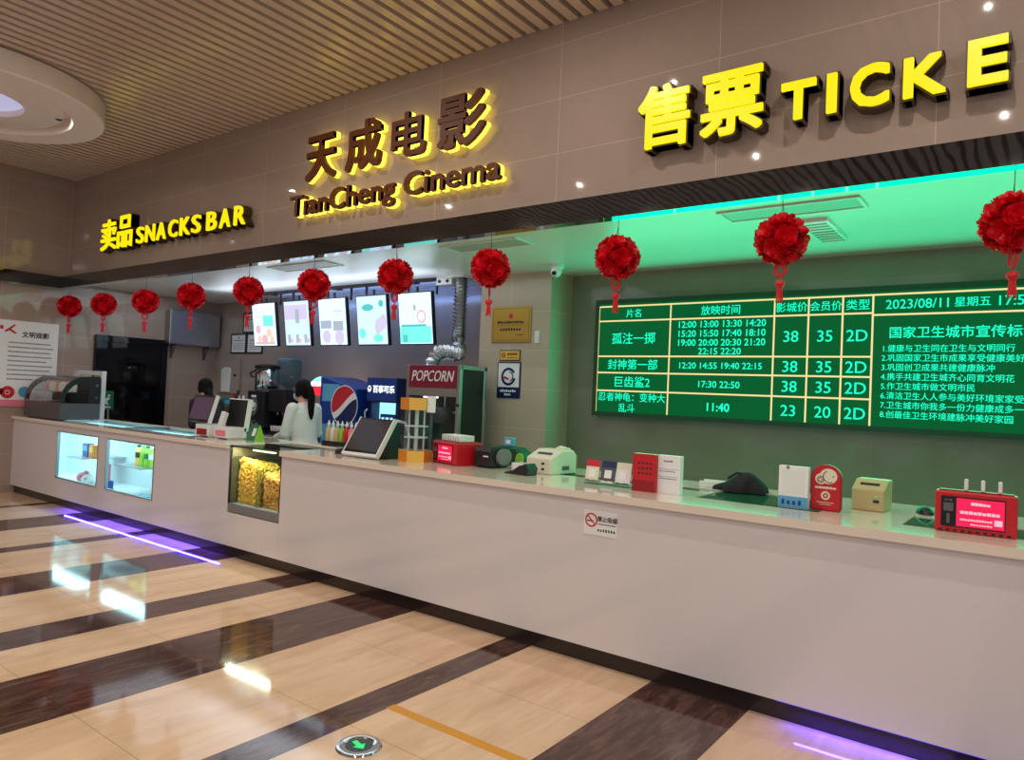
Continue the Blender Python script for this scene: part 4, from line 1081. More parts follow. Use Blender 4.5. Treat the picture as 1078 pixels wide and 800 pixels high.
b = B(); bars(b, -.06, .06, .02, .03, -.0225, 4, rnd, .5); obj('band_print', b, M['blue'], t)
b = B(); ring(b, 0, 0, 0, .002, .01); bmesh.ops.transform(b, matrix=Matrix.Translation((-.03,-.021,.226)), verts=b.verts); obj('rivet', b, M['grey'], t)
b = B(); bx(b, -.062, .062, -.021, -.02, .078, .212); obj('blank_panel', b, M['white'], t)
def round_sign():
    t = thing('round_top_stand', 'red round topped table sign with cream animal logo', 'table sign', (-.985, 4.27, ZT))
    w, h = .08, .255
    pts = [(-w+.012,0),(w-.012,0),(w,.012)] + [(w*math.cos(a), h-w*.9+w*.9*math.sin(a)) for a in [PI*k/16 for k in range(17)]] + [(-w,.012)]
    b = B(); prism(b, pts, -.015, .02); obj('sign_body', b, M['red_dark'], t, bevel=.003)
    q = [(x*.93, .008+(z)*.955) for x, z in pts]
    b = B(); prism(b, q, -.0165, -.015); obj('sign_face', b, M['red'], t)
    y = -.0175; b = B()
    disc(b, .012, .192, y, .046, 28, .92); disc(b, -.026, .176, y-.0002, .03, 24); obj('logo', b, M['offwhite'], t)
    b = B(); ring(b, .018, .19, y-.0006, .030, .035, 2.0, 5.2); disc(b, .038, .192, y-.0006, .004); ring(b, -.028, .172, y-.0006, .014, .019)
    for k in range(5): disc(b, -.028+.009*math.cos(1.257*k), .172+.009*math.sin(1.257*k), y-.0008, .0035, 10)
    obj('logo_lines', b, M['red_dark'], t)
    b = B(); rnd = random.Random(3); bars(b, -.055, .055, .122, .014, y, 6, rnd, .12); disc(b, 0, .085, y, .024); bars(b, -.045, .045, .045, .005, y, 14, rnd); bars(b, -.03, .03, .034, .005, y, 9, rnd); obj('sign_print', b, M['offwhite'], t)
    b = B(); ring(b, 0, .085, y-.0005, .006, .014); obj('emblem', b, M['red'], t)
round_sign()
def receipt_printer():
    t = thing('receipt_printer', 'tan receipt printer right of the red round topped sign', 'printer', (-.81, 4.58, ZT), -.05)
    b = B(); prism(b, [(-.1,0),(.1,0),(.1,.172),(.0,.172),(-.1,.12)], -.085, .085, 'x'); obj('printer_body', b, M['beige'], t, bevel=.008)
    R = Matrix.Translation((0,-.05,.146)) @ Matrix.Rotation(.48, 4, 'X')
    b = B(); bx(b, -.05, .05, -.01, .01, -.001, .004, R); obj('paper_slot', b, M['ink'], t)
    b = B(); bx(b, .03, .06, -.103, -.1, .05, .065); obj('power_switch', b, M['black'], t)
    b = B(); bx(b, .04, .05, -.1035, -.1, .08, .086); obj('indicator', b, M['exit_green'], t)
receipt_printer()
t = thing('black_bag', 'limp black cloth bag lying on the ticket counter behind the white stand', 'bag', (-1.60, 4.72, ZT), .1)
b = B(); bmesh.ops.create_icosphere(b, subdivisions=4, radius=1, matrix=Matrix.Diagonal((.17,.10,.105,1)))
for v in b.verts:
    p = v.co
    k = 1 + .16*math.sin(26*p.x+3*p.y) * math.cos(31*p.y) + .07*math.sin(60*p.x)
    p.x *= k; p.y *= k; p.z = max(0, p.z*(1+.25*math.sin(19*p.x+1)) )
obj('bag_cloth', b, M['darkcloth'], t, smooth=True)
b = B(); tube(b, [(-.1,.0,.08),(-.04,-.02,.12),(.03,-.03,.115),(.08,.0,.085)], .008, 8); obj('bag_strap', b, M['darkcloth'], t, smooth=True)
t = thing('card_tray', 'flat white card tray behind the white stand', 'tray', (-1.80, 4.82, ZT), .15)
b = B(); bx(b, -.12, .12, -.07, .07, 0, .018); bx(b, -.12, .12, -.07, -.06, .018, .04); bx(b, -.12, .12, .06, .07, .018, .04); obj('tray', b, M['white'], t, bevel=.004)
b = B(); bx(b, -.1, .02, -.05, .05, .018, .024); obj('cards', b, M['offwhite'], t)
t = thing('computer_mouse', 'dark computer mouse left of the wide power bank station', 'mouse', (-.55, 4.66, ZT), .3)
b = B(); ball(b, (0,0,.0), (.045,.07,.045)); bmesh.ops.bisect_plane(b, geom=b.verts[:]+b.edges[:]+b.faces[:], plane_co=(0,0,.001), plane_no=(0,0,-1), clear_outer=True); obj('mouse_shell', b, M['black'], t, smooth=True)
b = B(); cyl(b, (0,0,0), .008, .01, 10, Matrix.Translation((-.005,-.035,.04)) @ Matrix.Rotation(PI/2, 4, 'Y')); obj('wheel', b, M['grey'], t)

# ------------------------------------------------------------------ back counter and its machines
t = thing('back_counter', 'low brown counter along the snack back wall carrying the drink machines', 'counter', (-8.0, 6.3, 0))
b = B(); bx(b, -9.75, -5.95, 5.98, 6.70, .08, .86); obj('cabinet_body', b, M['brown'], t, world=True)
b = B(); bx(b, -9.75, -5.95, 5.95, 6.72, .86, .90); obj('worktop', b, M['counter_top'], t, bevel=.004, world=True)
b = B(); bx(b, -9.75, -5.95, 6.02, 6.68, 0, .08); obj('plinth', b, M['toe'], t, world=True)
for k in range(5):
    b = B(); bx(b, -9.7+.75*k, -9.0+.75*k, 5.962, 5.98, .12, .83); dd = obj('door', b, M['brown'], t, world=True)
    b = B(); bx(b, -9.1+.75*k, -9.08+.75*k, 5.945, 5.962, .5, .66); obj('handle', b, M['alu'], dd, world=True)
t = thing('brown_cabinet', 'brown upright cabinet at the left end of the back counter', 'cabinet', (-9.98, 6.38, 0))
b = B(); bx(b, -.22, .20, -.3, .3, 0, 1.27); obj('cabinet_body', b, M['brown'], t, bevel=.004)
b = B(); bx(b, -.2, .18, -.315, -.3, .05, 1.2); dd = obj('door', b, M['brown'], t, bevel=.003)
b = B(); bx(b, .12, .14, -.33, -.315, .6, .75); obj('handle', b, M['alu'], dd)
t = thing('teal_crate', 'small teal plastic crate on the brown upright cabinet', 'crate', (-10.02, 6.3, 1.27))
b = B(); bx(b, -.15, .15, -.1, .1, 0, .01); bx(b, -.15, .15, -.1, -.09, .01, .13); bx(b, -.15, .15, .09, .1, .01, .13); bx(b, -.15, -.14, -.09, .09, .01, .13); bx(b, .14, .15, -.09, .09, .01, .13); obj('crate_body', b, M['teal'], t, bevel=.003)
b = B(); quad(b, -.06, .06, .03, .09, -.1015); obj('crate_label', b, M['cyanblue'], t)
rnd = random.Random(31)
for k, (nm, m, hh) in enumerate((('dark red', 'red_dark', .17), ('black', 'black', .22), ('steel', 'chrome', .15), ('white', 'white', .14))):
    t = thing('syrup_jug', '%s jug standing on the back counter left of the steel urn' % nm, 'jug', (-9.70+.075*k, 6.10+.02*(k % 2), .90), 0, 'jugs on the back counter')
    b = B(); lathe(b, [(.03,0),(.034,.02),(.034,hh+.3),(.02,hh+.36),(.02,hh+.40)], 14); obj('jug_body', b, M[m], t, smooth=True)
    b = B(); tube(b, [(0,-.034,.12),(0,-.06,.16),(0,-.06,hh+.2),(0,-.034,hh+.27)], .006, 6); obj('handle', b, M['black'], t, smooth=True)

def coffee_machine():
    t = thing('coffee_machine', 'black drinks machine with oval logo under the steel urn', 'drinks machine', (-9.24, 6.36, .90))
    b = B(); bx(b, -.2, .2, -.2, .3, .1, .62); bx(b, -.2, .2, .0, .3, 0, .1); bx(b, -.2, .2, -.28, 0, 0, .05); obj('machine_body', b, M['black'], t, bevel=.01)
    b = B(); disc(b, -.04, .40, -.202, .10, 28, 1.35); obj('logo_plate', b, M['ink_grey'], t)
    b = B(); ring(b, -.04, .40, -.203, .05, .065); disc(b, -.04, .42, -.203, .03, 20, 1.5); quad(b, -.1, .02, .53, .56, -.203); obj('logo_print', b, M['ink_white'], t)
    b = B(); cyl(b, (-.06,-.24,.14), .012, .05, 10); cyl(b, (.06,-.24,.14), .012, .05, 10); bx(b, -.09, .09, -.25, -.2, .16, .2); obj('tap', b, M['chrome'], t)
    for xx in (-.06, .06):
        b = B(); cyl(b, (0,0,0), .022, .012, 12, Matrix.Translation((xx,-.2,.16)) @ Matrix.Rotation(PI/2, 4, 'X')); obj('knob', b, M['white'], t)
coffee_machine()
t = thing('steel_urn', 'tall steel urn with black lid and handle on the black drinks machine', 'urn', (-9.27, 6.36, 1.52))
b = B(); lathe(b, [(.165,0),(.175,.015),(.175,.32),(.165,.335)], 28); obj('urn_body', b, M['chrome'], t, smooth=True)
b = B(); lathe(b, [(.18,.33),(.185,.345),(.185,.375),(.12,.395),(.03,.40)], 28); obj('lid', b, M['black'], t, smooth=True)
b = B(); tube(b, [(-.17,-.06,.20),(-.22,-.12,.21),(-.1,-.22,.26),(.05,-.21,.31),(.16,-.10,.33)], .012, 8); obj('handle', b, M['black'], t, smooth=True)
t = thing('water_dispenser', 'black water dispenser under the clear blue bottle', 'dispenser', (-8.83, 6.40, .90))
b = B(); bx(b, -.19, .19, .02, .28, 0, .66); bx(b, -.19, .19, -.18, .02, .34, .66); bx(b, -.19, .19, -.18, .02, 0, .06); obj('dispenser_body', b, M['black'], t, bevel=.012)
b = B(); cyl(b, (-.06,-.1,.29), .014, .05, 10); cyl(b, (.06,-.1,.29), .014, .05, 10); obj('tap', b, M['grey'], t)
t = thing('water_bottle', 'large clear blue water bottle upside down on the black dispenser', 'bottle', (-8.83, 6.42, 1.56))
b = B(); lathe(b, [(.04,0),(.05,.03),(.15,.09),(.17,.12),(.17,.2),(.16,.21),(.17,.22),(.17,.31),(.16,.32),(.17,.33),(.17,.40),(.15,.425)], 28); obj('bottle_body', b, M['bottle'], t, smooth=True)
b = B(); lathe(b, [(.155,.425),(.155,.445)], 28); obj('bottle_base', b, M['cyanblue'], t)
for k in range(5):
    t = thing('paper_cup', '%s white cup of the row standing in the black water dispenser' % ordw[k], 'cup', (-8.98+.065*k, 6.285, .96), 0, 'white cups in the water dispenser')
    b = B(); lathe(b, [(.0,0),(.022,0),(.031,.07),(.029,.07),(.021,.006),(.0,.006)], 16); obj('cup_body', b, M['white'], t, smooth=True)
    b = B(); torus(b, (0,0,.07), .031, .002, 16, 6); obj('cup_rim', b, M['white'], t, smooth=True)

def soda_side():
    t = thing('soda_fountain', 'blue soda fountain seen from its side with large round red white logo', 'soda machine', (-7.15, 6.2, .90))
    b = B(); prism(b, [(-.36,0),(.33,0),(.33,.71),(-.34,.86),(-.36,.84)], -.26, .30, 'y'); obj('machine_body', b, M['blue'], t, bevel=.012)
    y = -.262
    cx_, cz_, r = .12, .50, .24
    b = B()
    def wave(u): return .06*math.sin(u*2.4+.5)
    def seg_poly(lo, hi):
        us = [-1+2*i/28 for i in range(29)]
        P, Q = [], []
        for u in us:
            lim = math.sqrt(max(0, 1-u*u))
            a = max(-lim, min(lim, lo(u))); c = max(-lim, min(lim, hi(u)))
            P.append((cx_+r*u, cz_+r*a)); Q.append((cx_+r*u, cz_+r*c))
        return P, Q
    def band(bm, lo, hi):
        P, Q = seg_poly(lo, hi)
        for i in range(28):
            vs = [(P[i][0],y,P[i][1]),(P[i+1][0],y,P[i+1][1]),(Q[i+1][0],y,Q[i+1][1]),(Q[i][0],y,Q[i][1])]
            try: bm.faces.new([bm.verts.new(v) for v in vs])
            except ValueError: pass
    W = lambda u: .42*u + .22*math.sin(2.2*u)
    band(b, lambda u: W(u)+.16, lambda u: 1); obj('logo_red', b, M['ink_red'], t)
    b = B(); band(b, lambda u: W(u)-.22, lambda u: W(u)+.16); ring(b, cx_, cz_, y-.0004, r, r+.012); obj('logo_white', b, M['ink_white'], t)
    b = B(); band(b, lambda u: -1, lambda u: W(u)-.22); obj('logo_blue', b, M['blue_dark'], t)
    b = B(); quad(b, -.31, .02, .54, .76, y+.0006); quad(b, -.3, .0, .0, .25, y+.0006); obj('pale_print', b, M['cyanblue'], t)
    # lit dome sign on the front (left) side, split red / white / blue
    for nm, a0, a1, m in (('dome_red', .35, 1.15, 'lit_red'), ('dome_white', 1.15, 1.5, 'lit_white'), ('dome_blue', 1.5, 2.2, 'lit_cyan')):
        b = B(); pts = []
        prof = lambda a: (-.36-.30*math.sin(a)*1.0 if a < PI/2 else -.36-.30*math.sin(a), .70+.16*-math.cos(a))
        n = 8; A = [prof(a0+(a1-a0)*i/n + .6) for i in range(n+1)]
        prism(b, A + [(-.36, A[-1][1]), (-.36, A[0][1])], -.2, .24, 'y'); obj(nm, b, M[m], t)
    b = B(); bx(b, -.50, -.36, -.2, .24, 0, .07); obj('drip_tray', b, M['black'], t, bevel=.004)
    b = B()
    for k in range(4): cyl(b, (-.42, -.12+.1*k, .34), .018, .08, 10)
    obj('nozzle', b, M['black'], t)
soda_side()
def soda_front():
    t = thing('soda_fountain', 'blue soda fountain facing front with lit white name and glowing niche', 'soda machine', (-6.45, 6.2, .90))
    b = B(); bx(b, -.27, .25, -.18, .4, .56, .86); bx(b, -.27, .25, .02, .4, 0, .56); bx(b, -.27, -.22, -.14, .02, 0, .56); bx(b, .20, .25, -.14, .02, 0, .56); bx(b, -.22, .20, -.16, .02, 0, .08)
    obj('machine_body', b, M['blue_dark'], t, bevel=.008)
    y = -.182
    b = B(); bx(b, -.26, .24, -.186, -.18, .58, .85); obj('header_panel', b, M['blue'], t)
    b = B(); text_at(b, '百事可乐', .035, -.188, .685, .095, None, .03); obj('lit_name', b, M['lit_text'], t)
    b = B(); disc(b, -.215, .722, -.188, .032, 20, 1.2); obj('lit_badge', b, M['lit_text'], t)
    b = B(); disc(b, -.215, .73, -.1885, .018, 16); obj('badge_red', b, M['ink_red'], t)
    b = B(); bx(b, -.22, .20, .0, .02, .08, .56); obj('lit_niche', b, M['lit_cyan'], t)
    b = B(); bx(b, -.12, .14, -.08, .0, .2, .42); obj('valve_panel', b, M['blue'], t, bevel=.006)
    b = B(); bx(b, -.09, -.05, -.083, -.08, .3, .38); bx(b, -.02, .03, -.083, -.08, .3, .38); bx(b, .06, .1, -.083, -.08, .3, .38); obj('valve_badge', b, M['lit_cyan'], t)
    for k in range(3):
        b = B(); cyl(b, (-.08+.09*k, -.06, .13), .016, .08, 10); obj('nozzle', b, M['black'], t)
    b = B(); tube(b, [(-.29,-.17,.36),(-.265,-.2,.44),(-.235,-.19,.47)], .010, 8); obj('cup_lever', b, M['white'], t, smooth=True)
soda_front()

def popcorn_machine():
    t = thing('popcorn_machine', 'tall glass popcorn machine with dark red POPCORN header and silver posts', 'popcorn machine', (-5.24, 5.82, 0))
    x0, x1, y0, y1 = -.385, .385, -.22, .22
    b = B(); bx(b, x0, x1, y0, y1, .12, .93); obj('cart_body', b, M['red_dark'], t, bevel=.006)
    for xx in (x0+.08, x1-.08):
        for yy in (y0+.08, y1-.08):
            b = B(); cyl(b, (0,0,0), .06, .03, 16, Matrix.Translation((xx-.015, yy, .06)) @ Matrix.Rotation(PI/2, 4, 'Y')); bx(b, xx-.01, xx+.01, yy-.02, yy+.02, .06, .12); obj('wheel', b, M['black'], t)
    for xx in (x0, x1-.045):
        for yy in (y0, y1-.045):
            b = B(); bx(b, xx, xx+.045, yy, yy+.045, .93, 1.90); obj('post', b, M['alu'], t, bevel=.004)
    b = B(); bx(b, x0+.045, x1-.045, y0-.006, y0+.02, 1.655, 1.895); hp = obj('header', b, M['crimson'], t, bevel=.003)
    b = B(); text_box(b, 'POPCORN', x0+.085, x1-.075, 1.725, 1.84, y0-.0085, y0-.006, .012, .25); obj('header_lettering', b, M['ink_white'], hp)
    b = B(); bx(b, x0+.045, x1-.045, y0+.0, y0+.02, 1.57, 1.655); obj('steel_valance', b, M['alu'], t)
    b = B(); bx(b, x0, x1, y0+.02, y1, 1.86, 1.90); obj('roof', b, M['alu'], t)
    b = B(); bx(b, x1-.03, x1-.012, y0+.045, y1-.045, .93, 1.86); bx(b, x0+.045, x1-.045, y1-.03, y1-.012, .93, 1.86); obj('dark_panel', b, M['dark_teal'], t)
    b = B(); bx(b, x0+.012, x0+.018, y0+.045, y1-.045, .93, 1.86); bx(b, x0+.045, x1-.045, y0+.012, y0+.018, .93, 1.57); obj('glass_pane', b, M['glass'], t)
    b = B(); lathe(b, [(.0,1.28),(.10,1.28),(.12,1.31),(.12,1.42),(.10,1.45),(.0,1.46)], 24, (-.02,.02,0)); obj('kettle', b, M['dkgrey'], t, smooth=True)
    b = B(); tube(b, [(-.02,.02,1.46),(-.02,.02,1.86)], .014, 8); tube(b, [(.1,.02,1.4),(.25,.02,1.4)], .012, 8); obj('kettle_hanger', b, M['alu'], t)
    b = B(); bx(b, -.14, .06, y0+.02, y0+.04, 1.55, 1.565); obj('strip_lamp', b, M['lit_white'], t)
    for zz in (1.08, 1.47):
        b = B(); bx(b, x1-.05, x1+.004, y0-.012, y0, zz, zz+.03); obj('hinge', b, M['black'], t)
popcorn_machine()
t = thing('exhaust_duct', 'crinkled silver flexible duct rising from the popcorn machine to the ceiling', 'duct', (-5.44, 5.84, 1.90))
b = B()
ctrl = [Vector(p) for p in ((-.03,.0,.0),(-.03,.0,.07),(-.02,.07,.145),(.02,.2,.165),(.05,.31,.15),(.02,.37,.21),(.0,.38,.34),(.0,.38,1.04))]
path = []
for i in range(len(ctrl)-1):
    p0, p1, p2, p3 = ctrl[max(i-1,0)], ctrl[i], ctrl[i+1], ctrl[min(i+2, len(ctrl)-1)]
    n = max(4, int((p2-p1).length/.0125/1.5))
    for k in range(n):
        s = k/n
        path.append(.5*((2*p1)+(-p0+p2)*s+(2*p0-5*p1+4*p2-p3)*s*s+(-p0+3*p1-3*p2+p3)*s**3))
path.append(ctrl[-1])
tube(b, path, [.074+.012*(1 if k % 2 else -1) for k in range(len(path))], 20); obj('duct_hose', b, M['foil'], t)
b = B(); bx(b, -.14, .14, .25, .51, 1.03, 1.05); obj('ceiling_collar', b, M['white'], t, bevel=.004)
t = thing('emergency_light', 'small white twin emergency light box on the ceiling beside the duct', 'emergency light', (-5.66, 6.20, ZA-.09))
b = B(); bx(b, -.12, .12, -.04, .04, 0, .09); obj('light_body', b, M['white'], t, bevel=.008)
b = B()
for xx in (-.06, .06): cyl(b, (0,0,0), .018, .02, 12, Matrix.Translation((xx,-.035,.04)) @ Matrix.Rotation(PI/2, 4, 'X'))
obj('lamp', b, M['black'], t)

# ------------------------------------------------------------------ people
def mesh_from(o):
    dg = bpy.context.evaluated_depsgraph_get()
    me = bpy.data.meshes.new_from_object(o.evaluated_get(dg))
    old = o.data; bpy.data.objects.remove(o); bpy.data.meshes.remove(old)
    return me
def fuse(meshes, voxel, smooth=4):
    b = B()
    for m in meshes: b.from_mesh(m)
    me = bpy.data.meshes.new('f'); b.to_mesh(me); b.free()
    o = bpy.data.objects.new('f', me); COL.objects.link(o)
    r = o.modifiers.new('r', 'REMESH'); r.mode = 'VOXEL'; r.voxel_size = voxel
    if smooth: s = o.modifiers.new('s', 'SMOOTH'); s.iterations = smooth; s.factor = .5
    return mesh_from(o)
def bm_mesh(b):
    me = bpy.data.meshes.new('b'); b.to_mesh(me); b.free(); return me
def put(name, me, m, parent):
    me.name = name; me.materials.clear(); me.materials.append(m)
    for p in me.polygons: p.use_smooth = True
    o = bpy.data.objects.new(name, me); COL.objects.link(o); o.parent = parent; return o

def hand(wr, d, up, side):
    """palm and five bent fingers from the wrist point, as skin chains"""
    wr, d, up = Vector(wr), Vector(d).normalized(), Vector(up).normalized(); s = d.cross(up).normalized()*side
    palm = wr + d*.05; ch = [[(tuple(wr), .026), (tuple(palm), (.036, .02))]]
    for k, (o, L) in enumerate(((-.030, .068), (-.010, .078), (.010, .072), (.029, .056))):
        a = palm + s*o + d*.035; c = a + d*L*.5 - up*.012; e = c + d*L*.35 - up*.03
        ch.append([(tuple(palm), (.036, .02)), (tuple(a), .0105), (tuple(c), .0095), (tuple(e), .008)])
    a = wr + d*.03 - s*.03; c = a + d*.035 - s*.02 - up*.01; e = c + d*.03 - up*.012
    ch.append([(tuple(wr), .026), (tuple(a), .013), (tuple(c), .0115), (tuple(e), .009)])
    return ch

def person(label, loc, rz, H, lean, elbowL, wristL, elbowR, wristR, top, hair_style, mask, head_rot=(0,0)):
    """local frame: faces -Y, feet at the origin"""
    t = thing('person', label, 'person', loc, rz)
    k = H/1.68
    hip, waist, chest, neck = (0, .02, .90*k), (0, .0, 1.05*k), (0, -.01-lean*.5, 1.25*k), (0, .0-lean, 1.41*k)
    sh = 1.36*k; shy = -lean*.9+.01
    hc = Vector((0, -.035-lean*1.15, 1.545*k))
    def figure(rings, arm_r, arms_, extra, cut=1.0):
        b = B()
        R_ = []
        for cy_, z, rx, ry in rings: R_.append([b.verts.new((rx*math.cos(a), cy_+ry*math.sin(a), z)) for a in [2*PI*i/24 for i in range(24)]])
        for A, Z in zip(R_, R_[1:]):
            for i in range(24): b.faces.new((A[i], A[(i+1)%24], Z[(i+1)%24], Z[i]))
        b.faces.new(R_[0][::-1]); b.faces.new(R_[-1])
        def limb(pts, rad):
            tube(b, pts, rad, 14)
            for p, r in zip(pts, rad): ball(b, p, r*.99, 14, 10)
        for s_, el, wr, sx in arms_:
            e2 = Vector(el)+(Vector(wr)-Vector(el))*cut
            limb([s_, el, tuple(e2)], arm_r)
        for pts, rad in extra: limb(pts, rad)
        return bm_mesh(b)
    arms = []
    for sx, el, wr in ((1, elbowL, wristL), (-1, elbowR, wristR)): arms.append(((.155*sx, shy, sh-.01), el, wr, sx))
    legs = []
    for sx in (1, -1):
        legs.append(([(.09*sx,.02,.84*k), (.10*sx,-.01,.48*k), (.10*sx,.02,.09)], [.088,.055,.04])); legs.append(([(.10*sx,.02,.07), (.11*sx,-.12,.035)], [.038,.03]))
    legs.append(([(0,-lean*.9,1.36*k), tuple(hc-Vector((0,-.015,.04)))], [.056,.052]))
    torso = [(.02,.80*k,.14,.10),(.02,.90*k,.165,.118),(.01,1.03*k,.13,.096),(-.01-lean*.4,1.20*k,.15,.110),(-lean*.8,1.31*k,.165,.098),(-lean*.9,1.365*k,.13,.078),(-lean,1.40*k,.06,.058)]
    ms = [figure(torso, [.056,.042,.027], arms, legs)]
    for s_, el, wr, sx in arms:
        d = Vector(wr)-Vector(el); b = B()
        for chn in hand(wr, d, (0, .0, 1) if abs(d.normalized().z) < .8 else (0, 1, 0), sx):
            pts = [p for p, r in chn]; rad = [r if isinstance(r, float) else r[1] for p, r in chn]
            tube(b, pts, rad, 10)
            for p, r in zip(pts, rad): ball(b, p, r*.99, 10, 8)
        pc = Vector(wr)+d.normalized()*.05; side_ = d.normalized().cross(Vector((0,0,1))).normalized()
        for o_ in (-.022, 0, .022): ball(b, tuple(pc+side_*o_), .02, 12, 8)
        ms.append(bm_mesh(b))
    # head: skull, jaw, nose, lips, ears
    HR = Matrix.Translation(hc) @ Matrix.Rotation(head_rot[0], 4, 'Z') @ Matrix.Rotation(head_rot[1], 4, 'X')
    b = B(); q = k
    ball(b, (0, .012, .035*q), (.076, .094, .088), 24, 16, HR); ball(b, (0, -.03, -.03*q), (.058, .066, .082), 24, 16, HR)
    ball(b, (0, -.072, -.085*q), (.026, .02, .02), 12, 8, HR)
    ball(b, (0, -.098, -.012), (.012, .016, .02), 12, 8, HR); ball(b, (0, -.094, .012), (.009, .010, .03), 12, 8, HR)
    ball(b, (0, -.088, -.05), (.024, .012, .006), 12, 6, HR); ball(b, (0, -.088, -.060), (.02, .012, .006), 12, 6, HR)
    for sx in (-1, 1): ball(b, (.076*sx, .012, 0), (.012, .022, .032), 12, 8, HR); ball(b, (.03*sx, -.078, .032), (.02, .012, .007), 10, 6, HR)
    ms.append(bm_mesh(b))
    body = put('body', fuse(ms, .007), M['skin'], t)
    for sx in (-1, 1):
        b = B(); ball(b, (.031*sx, -.083, .012), (.014, .008, .009), 12, 8, HR); obj('eye', b, M['white'], t, smooth=True)
        b = B(); ball(b, (.031*sx, -.0895, .012), (.006, .003, .006), 10, 6, HR); obj('iris', b, M['eye'], t, smooth=True)
    # clothing
    fat = [(c_, z, rx+.02, ry+.02) for c_, z, rx, ry in torso[1:-1]] + [(-lean, 1.395*k, .085, .08)]
    fat.insert(0, (.02, .86*k, .185, .135))
    b = B(); torus(b, (0, -lean*.95, 1.405*k), .062, .016, 24, 8, Matrix.Rotation(.2, 4, 'X'))
    put('shirt', fuse([figure(fat, [.072,.058,.044], arms, [], .92), bm_mesh(b)], .009, 4), top, t)
    tr = [(.02,.95*k,.150,.110),(.02,.90*k,.180,.130),(.02,.80*k,.165,.12)]
    put('trousers', fuse([figure(tr, [], [], [([(.09*sx,.02,.80*k), (.10*sx,-.01,.48*k), (.10*sx,.02,.11)], [.10,.075,.065]) for sx in (1, -1)])], .012, 3), M['darkcloth'], t)
    for sx in (-1, 1):
        b = B(); prism(b, [(-.048+.107*sx, .06), (.048+.107*sx, .06), (.052+.107*sx, -.1), (.03+.107*sx, -.165), (-.03+.107*sx, -.165), (-.052+.107*sx, -.1)], 0, .075, 'z'); obj('shoe', b, M['black'], t, bevel=.02)
    # hair
    b = B()
    ball(b, (0, .026, .052*q), (.087, .098, .088), 28, 18, HR)
    for v in list(b.verts):
        l = HR.inverted() @ v.co
        if l.y < -.035 and l.z < .075: l.y = -.035 + (l.y+.035)*.2; l.z = max(l.z, .06)
        v.co = HR @ l
    hm = [bm_mesh(b)]
    for sx in (-1, 1):
        b = B(); ball(b, (.07*sx, .02, .0), (.022, .055, .07), 14, 10, HR); hm.append(bm_mesh(b))
    b = B(); ball(b, (0, .075, -.01), (.07, .042, .085), 18, 12, HR); hm.append(bm_mesh(b))
    if hair_style == 'tail':
        P = [HR @ Vector(p) for p in ((0,.11,.04),(0,.15,.02),(0,.165,-.07),(0,.155,-.17),(0,.15,-.27),(0,.15,-.33))]
        b = B(); tube(b, P, [.03,.036,.042,.04,.03,.012], 12); hm.append(bm_mesh(b))
    else:
        P = [HR @ Vector(p) for p in ((0,.09,-.04),(0,.115,-.12),(0,.12,-.20),(0,.115,-.27))]
        b = B(); tube(b, P, [.05,.055,.045,.02], 12); hm.append(bm_mesh(b))
    put('hair', fuse(hm, .008, 3), M['hair'], t)
    if mask:
        b = B(); ball(b, (0, -.05, -.045), (.068, .062, .058), 20, 14, HR)
        bmesh.ops.bisect_plane(b, geom=b.verts[:]+b.edges[:]+b.faces[:], plane_co=HR @ Vector((0,-.045,0)), plane_no=(HR.to_3x3() @ Vector((0,1,0))), clear_outer=True)
        obj('face_mask', b, M['mask'], t, smooth=True)
        for sx in (-1, 1):
            b = B(); tube(b, [HR @ Vector((.064*sx,-.06,-.03)), HR @ Vector((.080*sx,-.01,-.005)), HR @ Vector((.082*sx,.03,.0))], .0025, 6); obj('mask_loop', b, M['white'], t)
    return t
person('woman in white long sleeved shirt and face mask standing behind the popcorn bin', (-6.72, 5.12, 0), -PI/2, 1.69, .03,
       (.21,-.06,1.07), (.17,-.27,1.02), (-.23,-.05,1.08), (-.16,-.28,1.04), M['shirt'], 'tail', True, (0, .12))
person('dark haired woman in black top standing behind the dual screen register', (-8.76, 5.2, 0), -PI/2-.1, 1.66, .17,
       (.19,-.10,1.06), (.10,-.30,1.03), (-.19,-.10,1.06), (-.10,-.30,1.03), M['darkcloth'], 'long', False, (0, .2))

# ------------------------------------------------------------------ light
def area(name, loc, sx, sy, power, col, rot=(0,0,0), shape='RECTANGLE', spread=None):
    l = bpy.data.lights.new(name, 'AREA'); l.shape = shape; l.size = sx
    if shape in ('RECTANGLE', 'ELLIPSE'): l.size_y = sy
    l.energy = power; l.color = col
    if spread: l.spread = spread
    o = bpy.data.objects.new(name, l); COL.objects.link(o); o.location = loc; o.rotation_euler = rot; return o
WARM = (1, .89, .79)
for i, x in enumerate((-9.6, -7.3, -5.0, -2.7, -.4, 1.9)):
    for j, y in enumerate((3.1, .9, -1.6, -4.2)):
        if i <= 1 and j == 0: continue
        area('hall_downlight', (x, y, ZC-.05), .026, .026, 19, WARM, shape='DISK')
area('drum_downlight', (-8.2, 3.02, 4.225), .06, .06, 6, WARM, shape='DISK')
# cool fill added under the alcove ceiling, apart from its unlit panels
for x in (-10.0, -7.6, -5.0): area('alcove_fill', (x, 5.3, ZA-.02), 2.2, 1.3, 9, (.80, .90, 1))
area('ceiling_fill', (-7.6, 5.75, 2.70), 4.2, .3, 14, (.74, .86, 1), (PI, 0, 0))  # added uplight, no fitting, to brighten the alcove ceiling
for x in (-1.45, 1.4): area('alcove_fill', (x, 5.2, ZA-.02), 1.5, .8, 3, (.86, .95, .92))
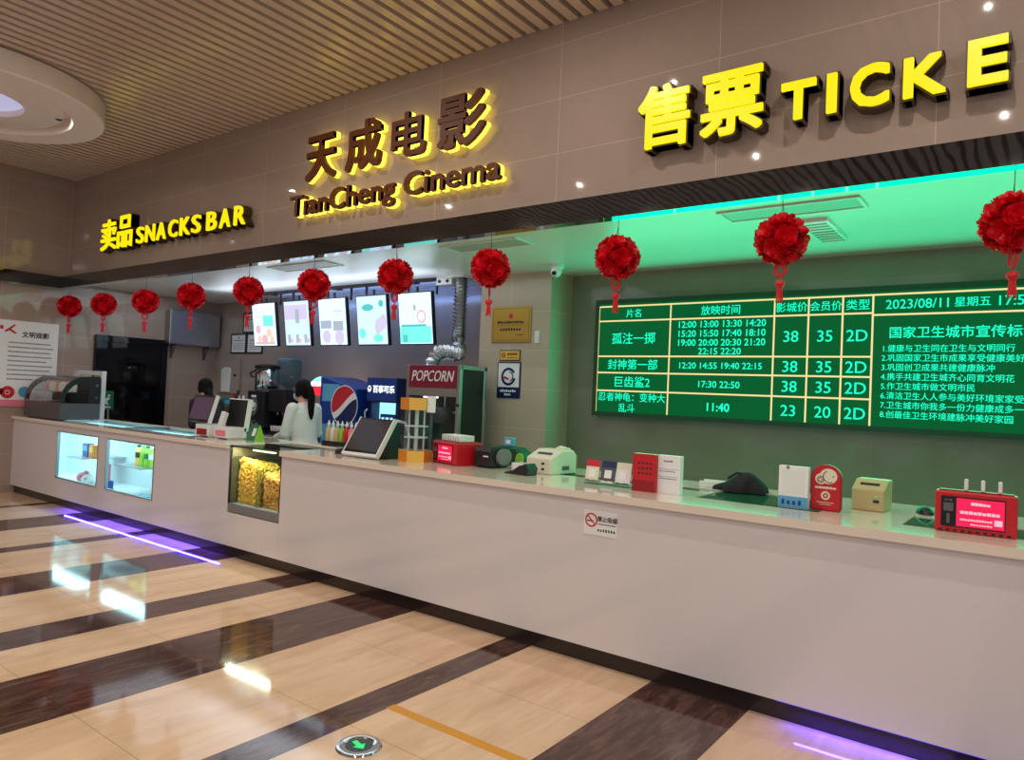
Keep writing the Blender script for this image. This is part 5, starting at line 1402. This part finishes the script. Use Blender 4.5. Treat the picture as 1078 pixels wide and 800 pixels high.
# light of the screens, the board and the window cases
for i in range(5): area('menu_glow', (-9.07+.7525*i, 6.13, 2.48), .5, .56, 9, (.66, .86, 1), (-PI/2+.14, 0, 0))
area('rail_glow', (-7.5, 6.26, 2.86), 3.4, .06, 10, (.22, .40, 1), (PI/2, 0, 0))
area('board_glow', (-1.0, 6.57, 2.03), 5.4, 1.1, 66, (.0, 1, .44), (-PI/2, 0, 0))
area('case_glow', (-10.3, 4.1, .99), 1.6, .3, 16, (.66, .93, 1)); area('case_glow', (-8.4, 4.1, .99), 1.6, .3, 16, (.66, .93, 1))
area('popcorn_glow', (-5.71, 3.885, 1.015), .7, .05, 10, (1, .90, .68))
area('purple_glow', (-7.9, 3.845, .085), 3.4, .012, 19, (.06, .035, 1), (-.7, 0, 0)); area('purple_glow', (.1, 3.845, .085), 2.2, .012, 9, (.06, .035, 1), (-.4, 0, 0))

w = bpy.data.worlds.new('ambient_fill_from_open_end'); SC.world = w; w.use_nodes = True  # ambient fill added through the open end, no real daylight source
bg = w.node_tree.nodes['Background']; bg.inputs['Color'].default_value = (.90, .94, 1, 1); bg.inputs['Strength'].default_value = .44

# ------------------------------------------------------------------ camera
F, YAW, PITCH, ROLL = 758.667, math.radians(36.802), math.radians(1.3238), math.radians(2.5203)
fw = Vector((-math.sin(YAW)*math.cos(PITCH), math.cos(YAW)*math.cos(PITCH), math.sin(PITCH)))
rt = Vector((math.cos(YAW), math.sin(YAW), 0)); up = rt.cross(fw)
r2 = rt*math.cos(ROLL) + up*math.sin(ROLL); u2 = -rt*math.sin(ROLL) + up*math.cos(ROLL)
cam = bpy.data.cameras.new('camera'); co = bpy.data.objects.new('camera', cam); COL.objects.link(co)
cam.sensor_fit = 'HORIZONTAL'; cam.sensor_width = 36; cam.lens = F/1078*36; cam.clip_start = .05
mt = Matrix((r2, u2, -fw)).transposed().to_4x4(); mt.translation = (0, 0, 1.6); co.matrix_world = mt
SC.camera = co
SC.view_settings.view_transform = 'Standard'; SC.view_settings.look = 'None'
SC.view_settings.exposure = 0; SC.view_settings.gamma = 1; SC.view_settings.use_curve_mapping = False
SC.cycles.use_denoising = True
SC.cycles.max_bounces = 8; SC.cycles.transparent_max_bounces = 16; SC.cycles.sample_clamp_indirect = 4
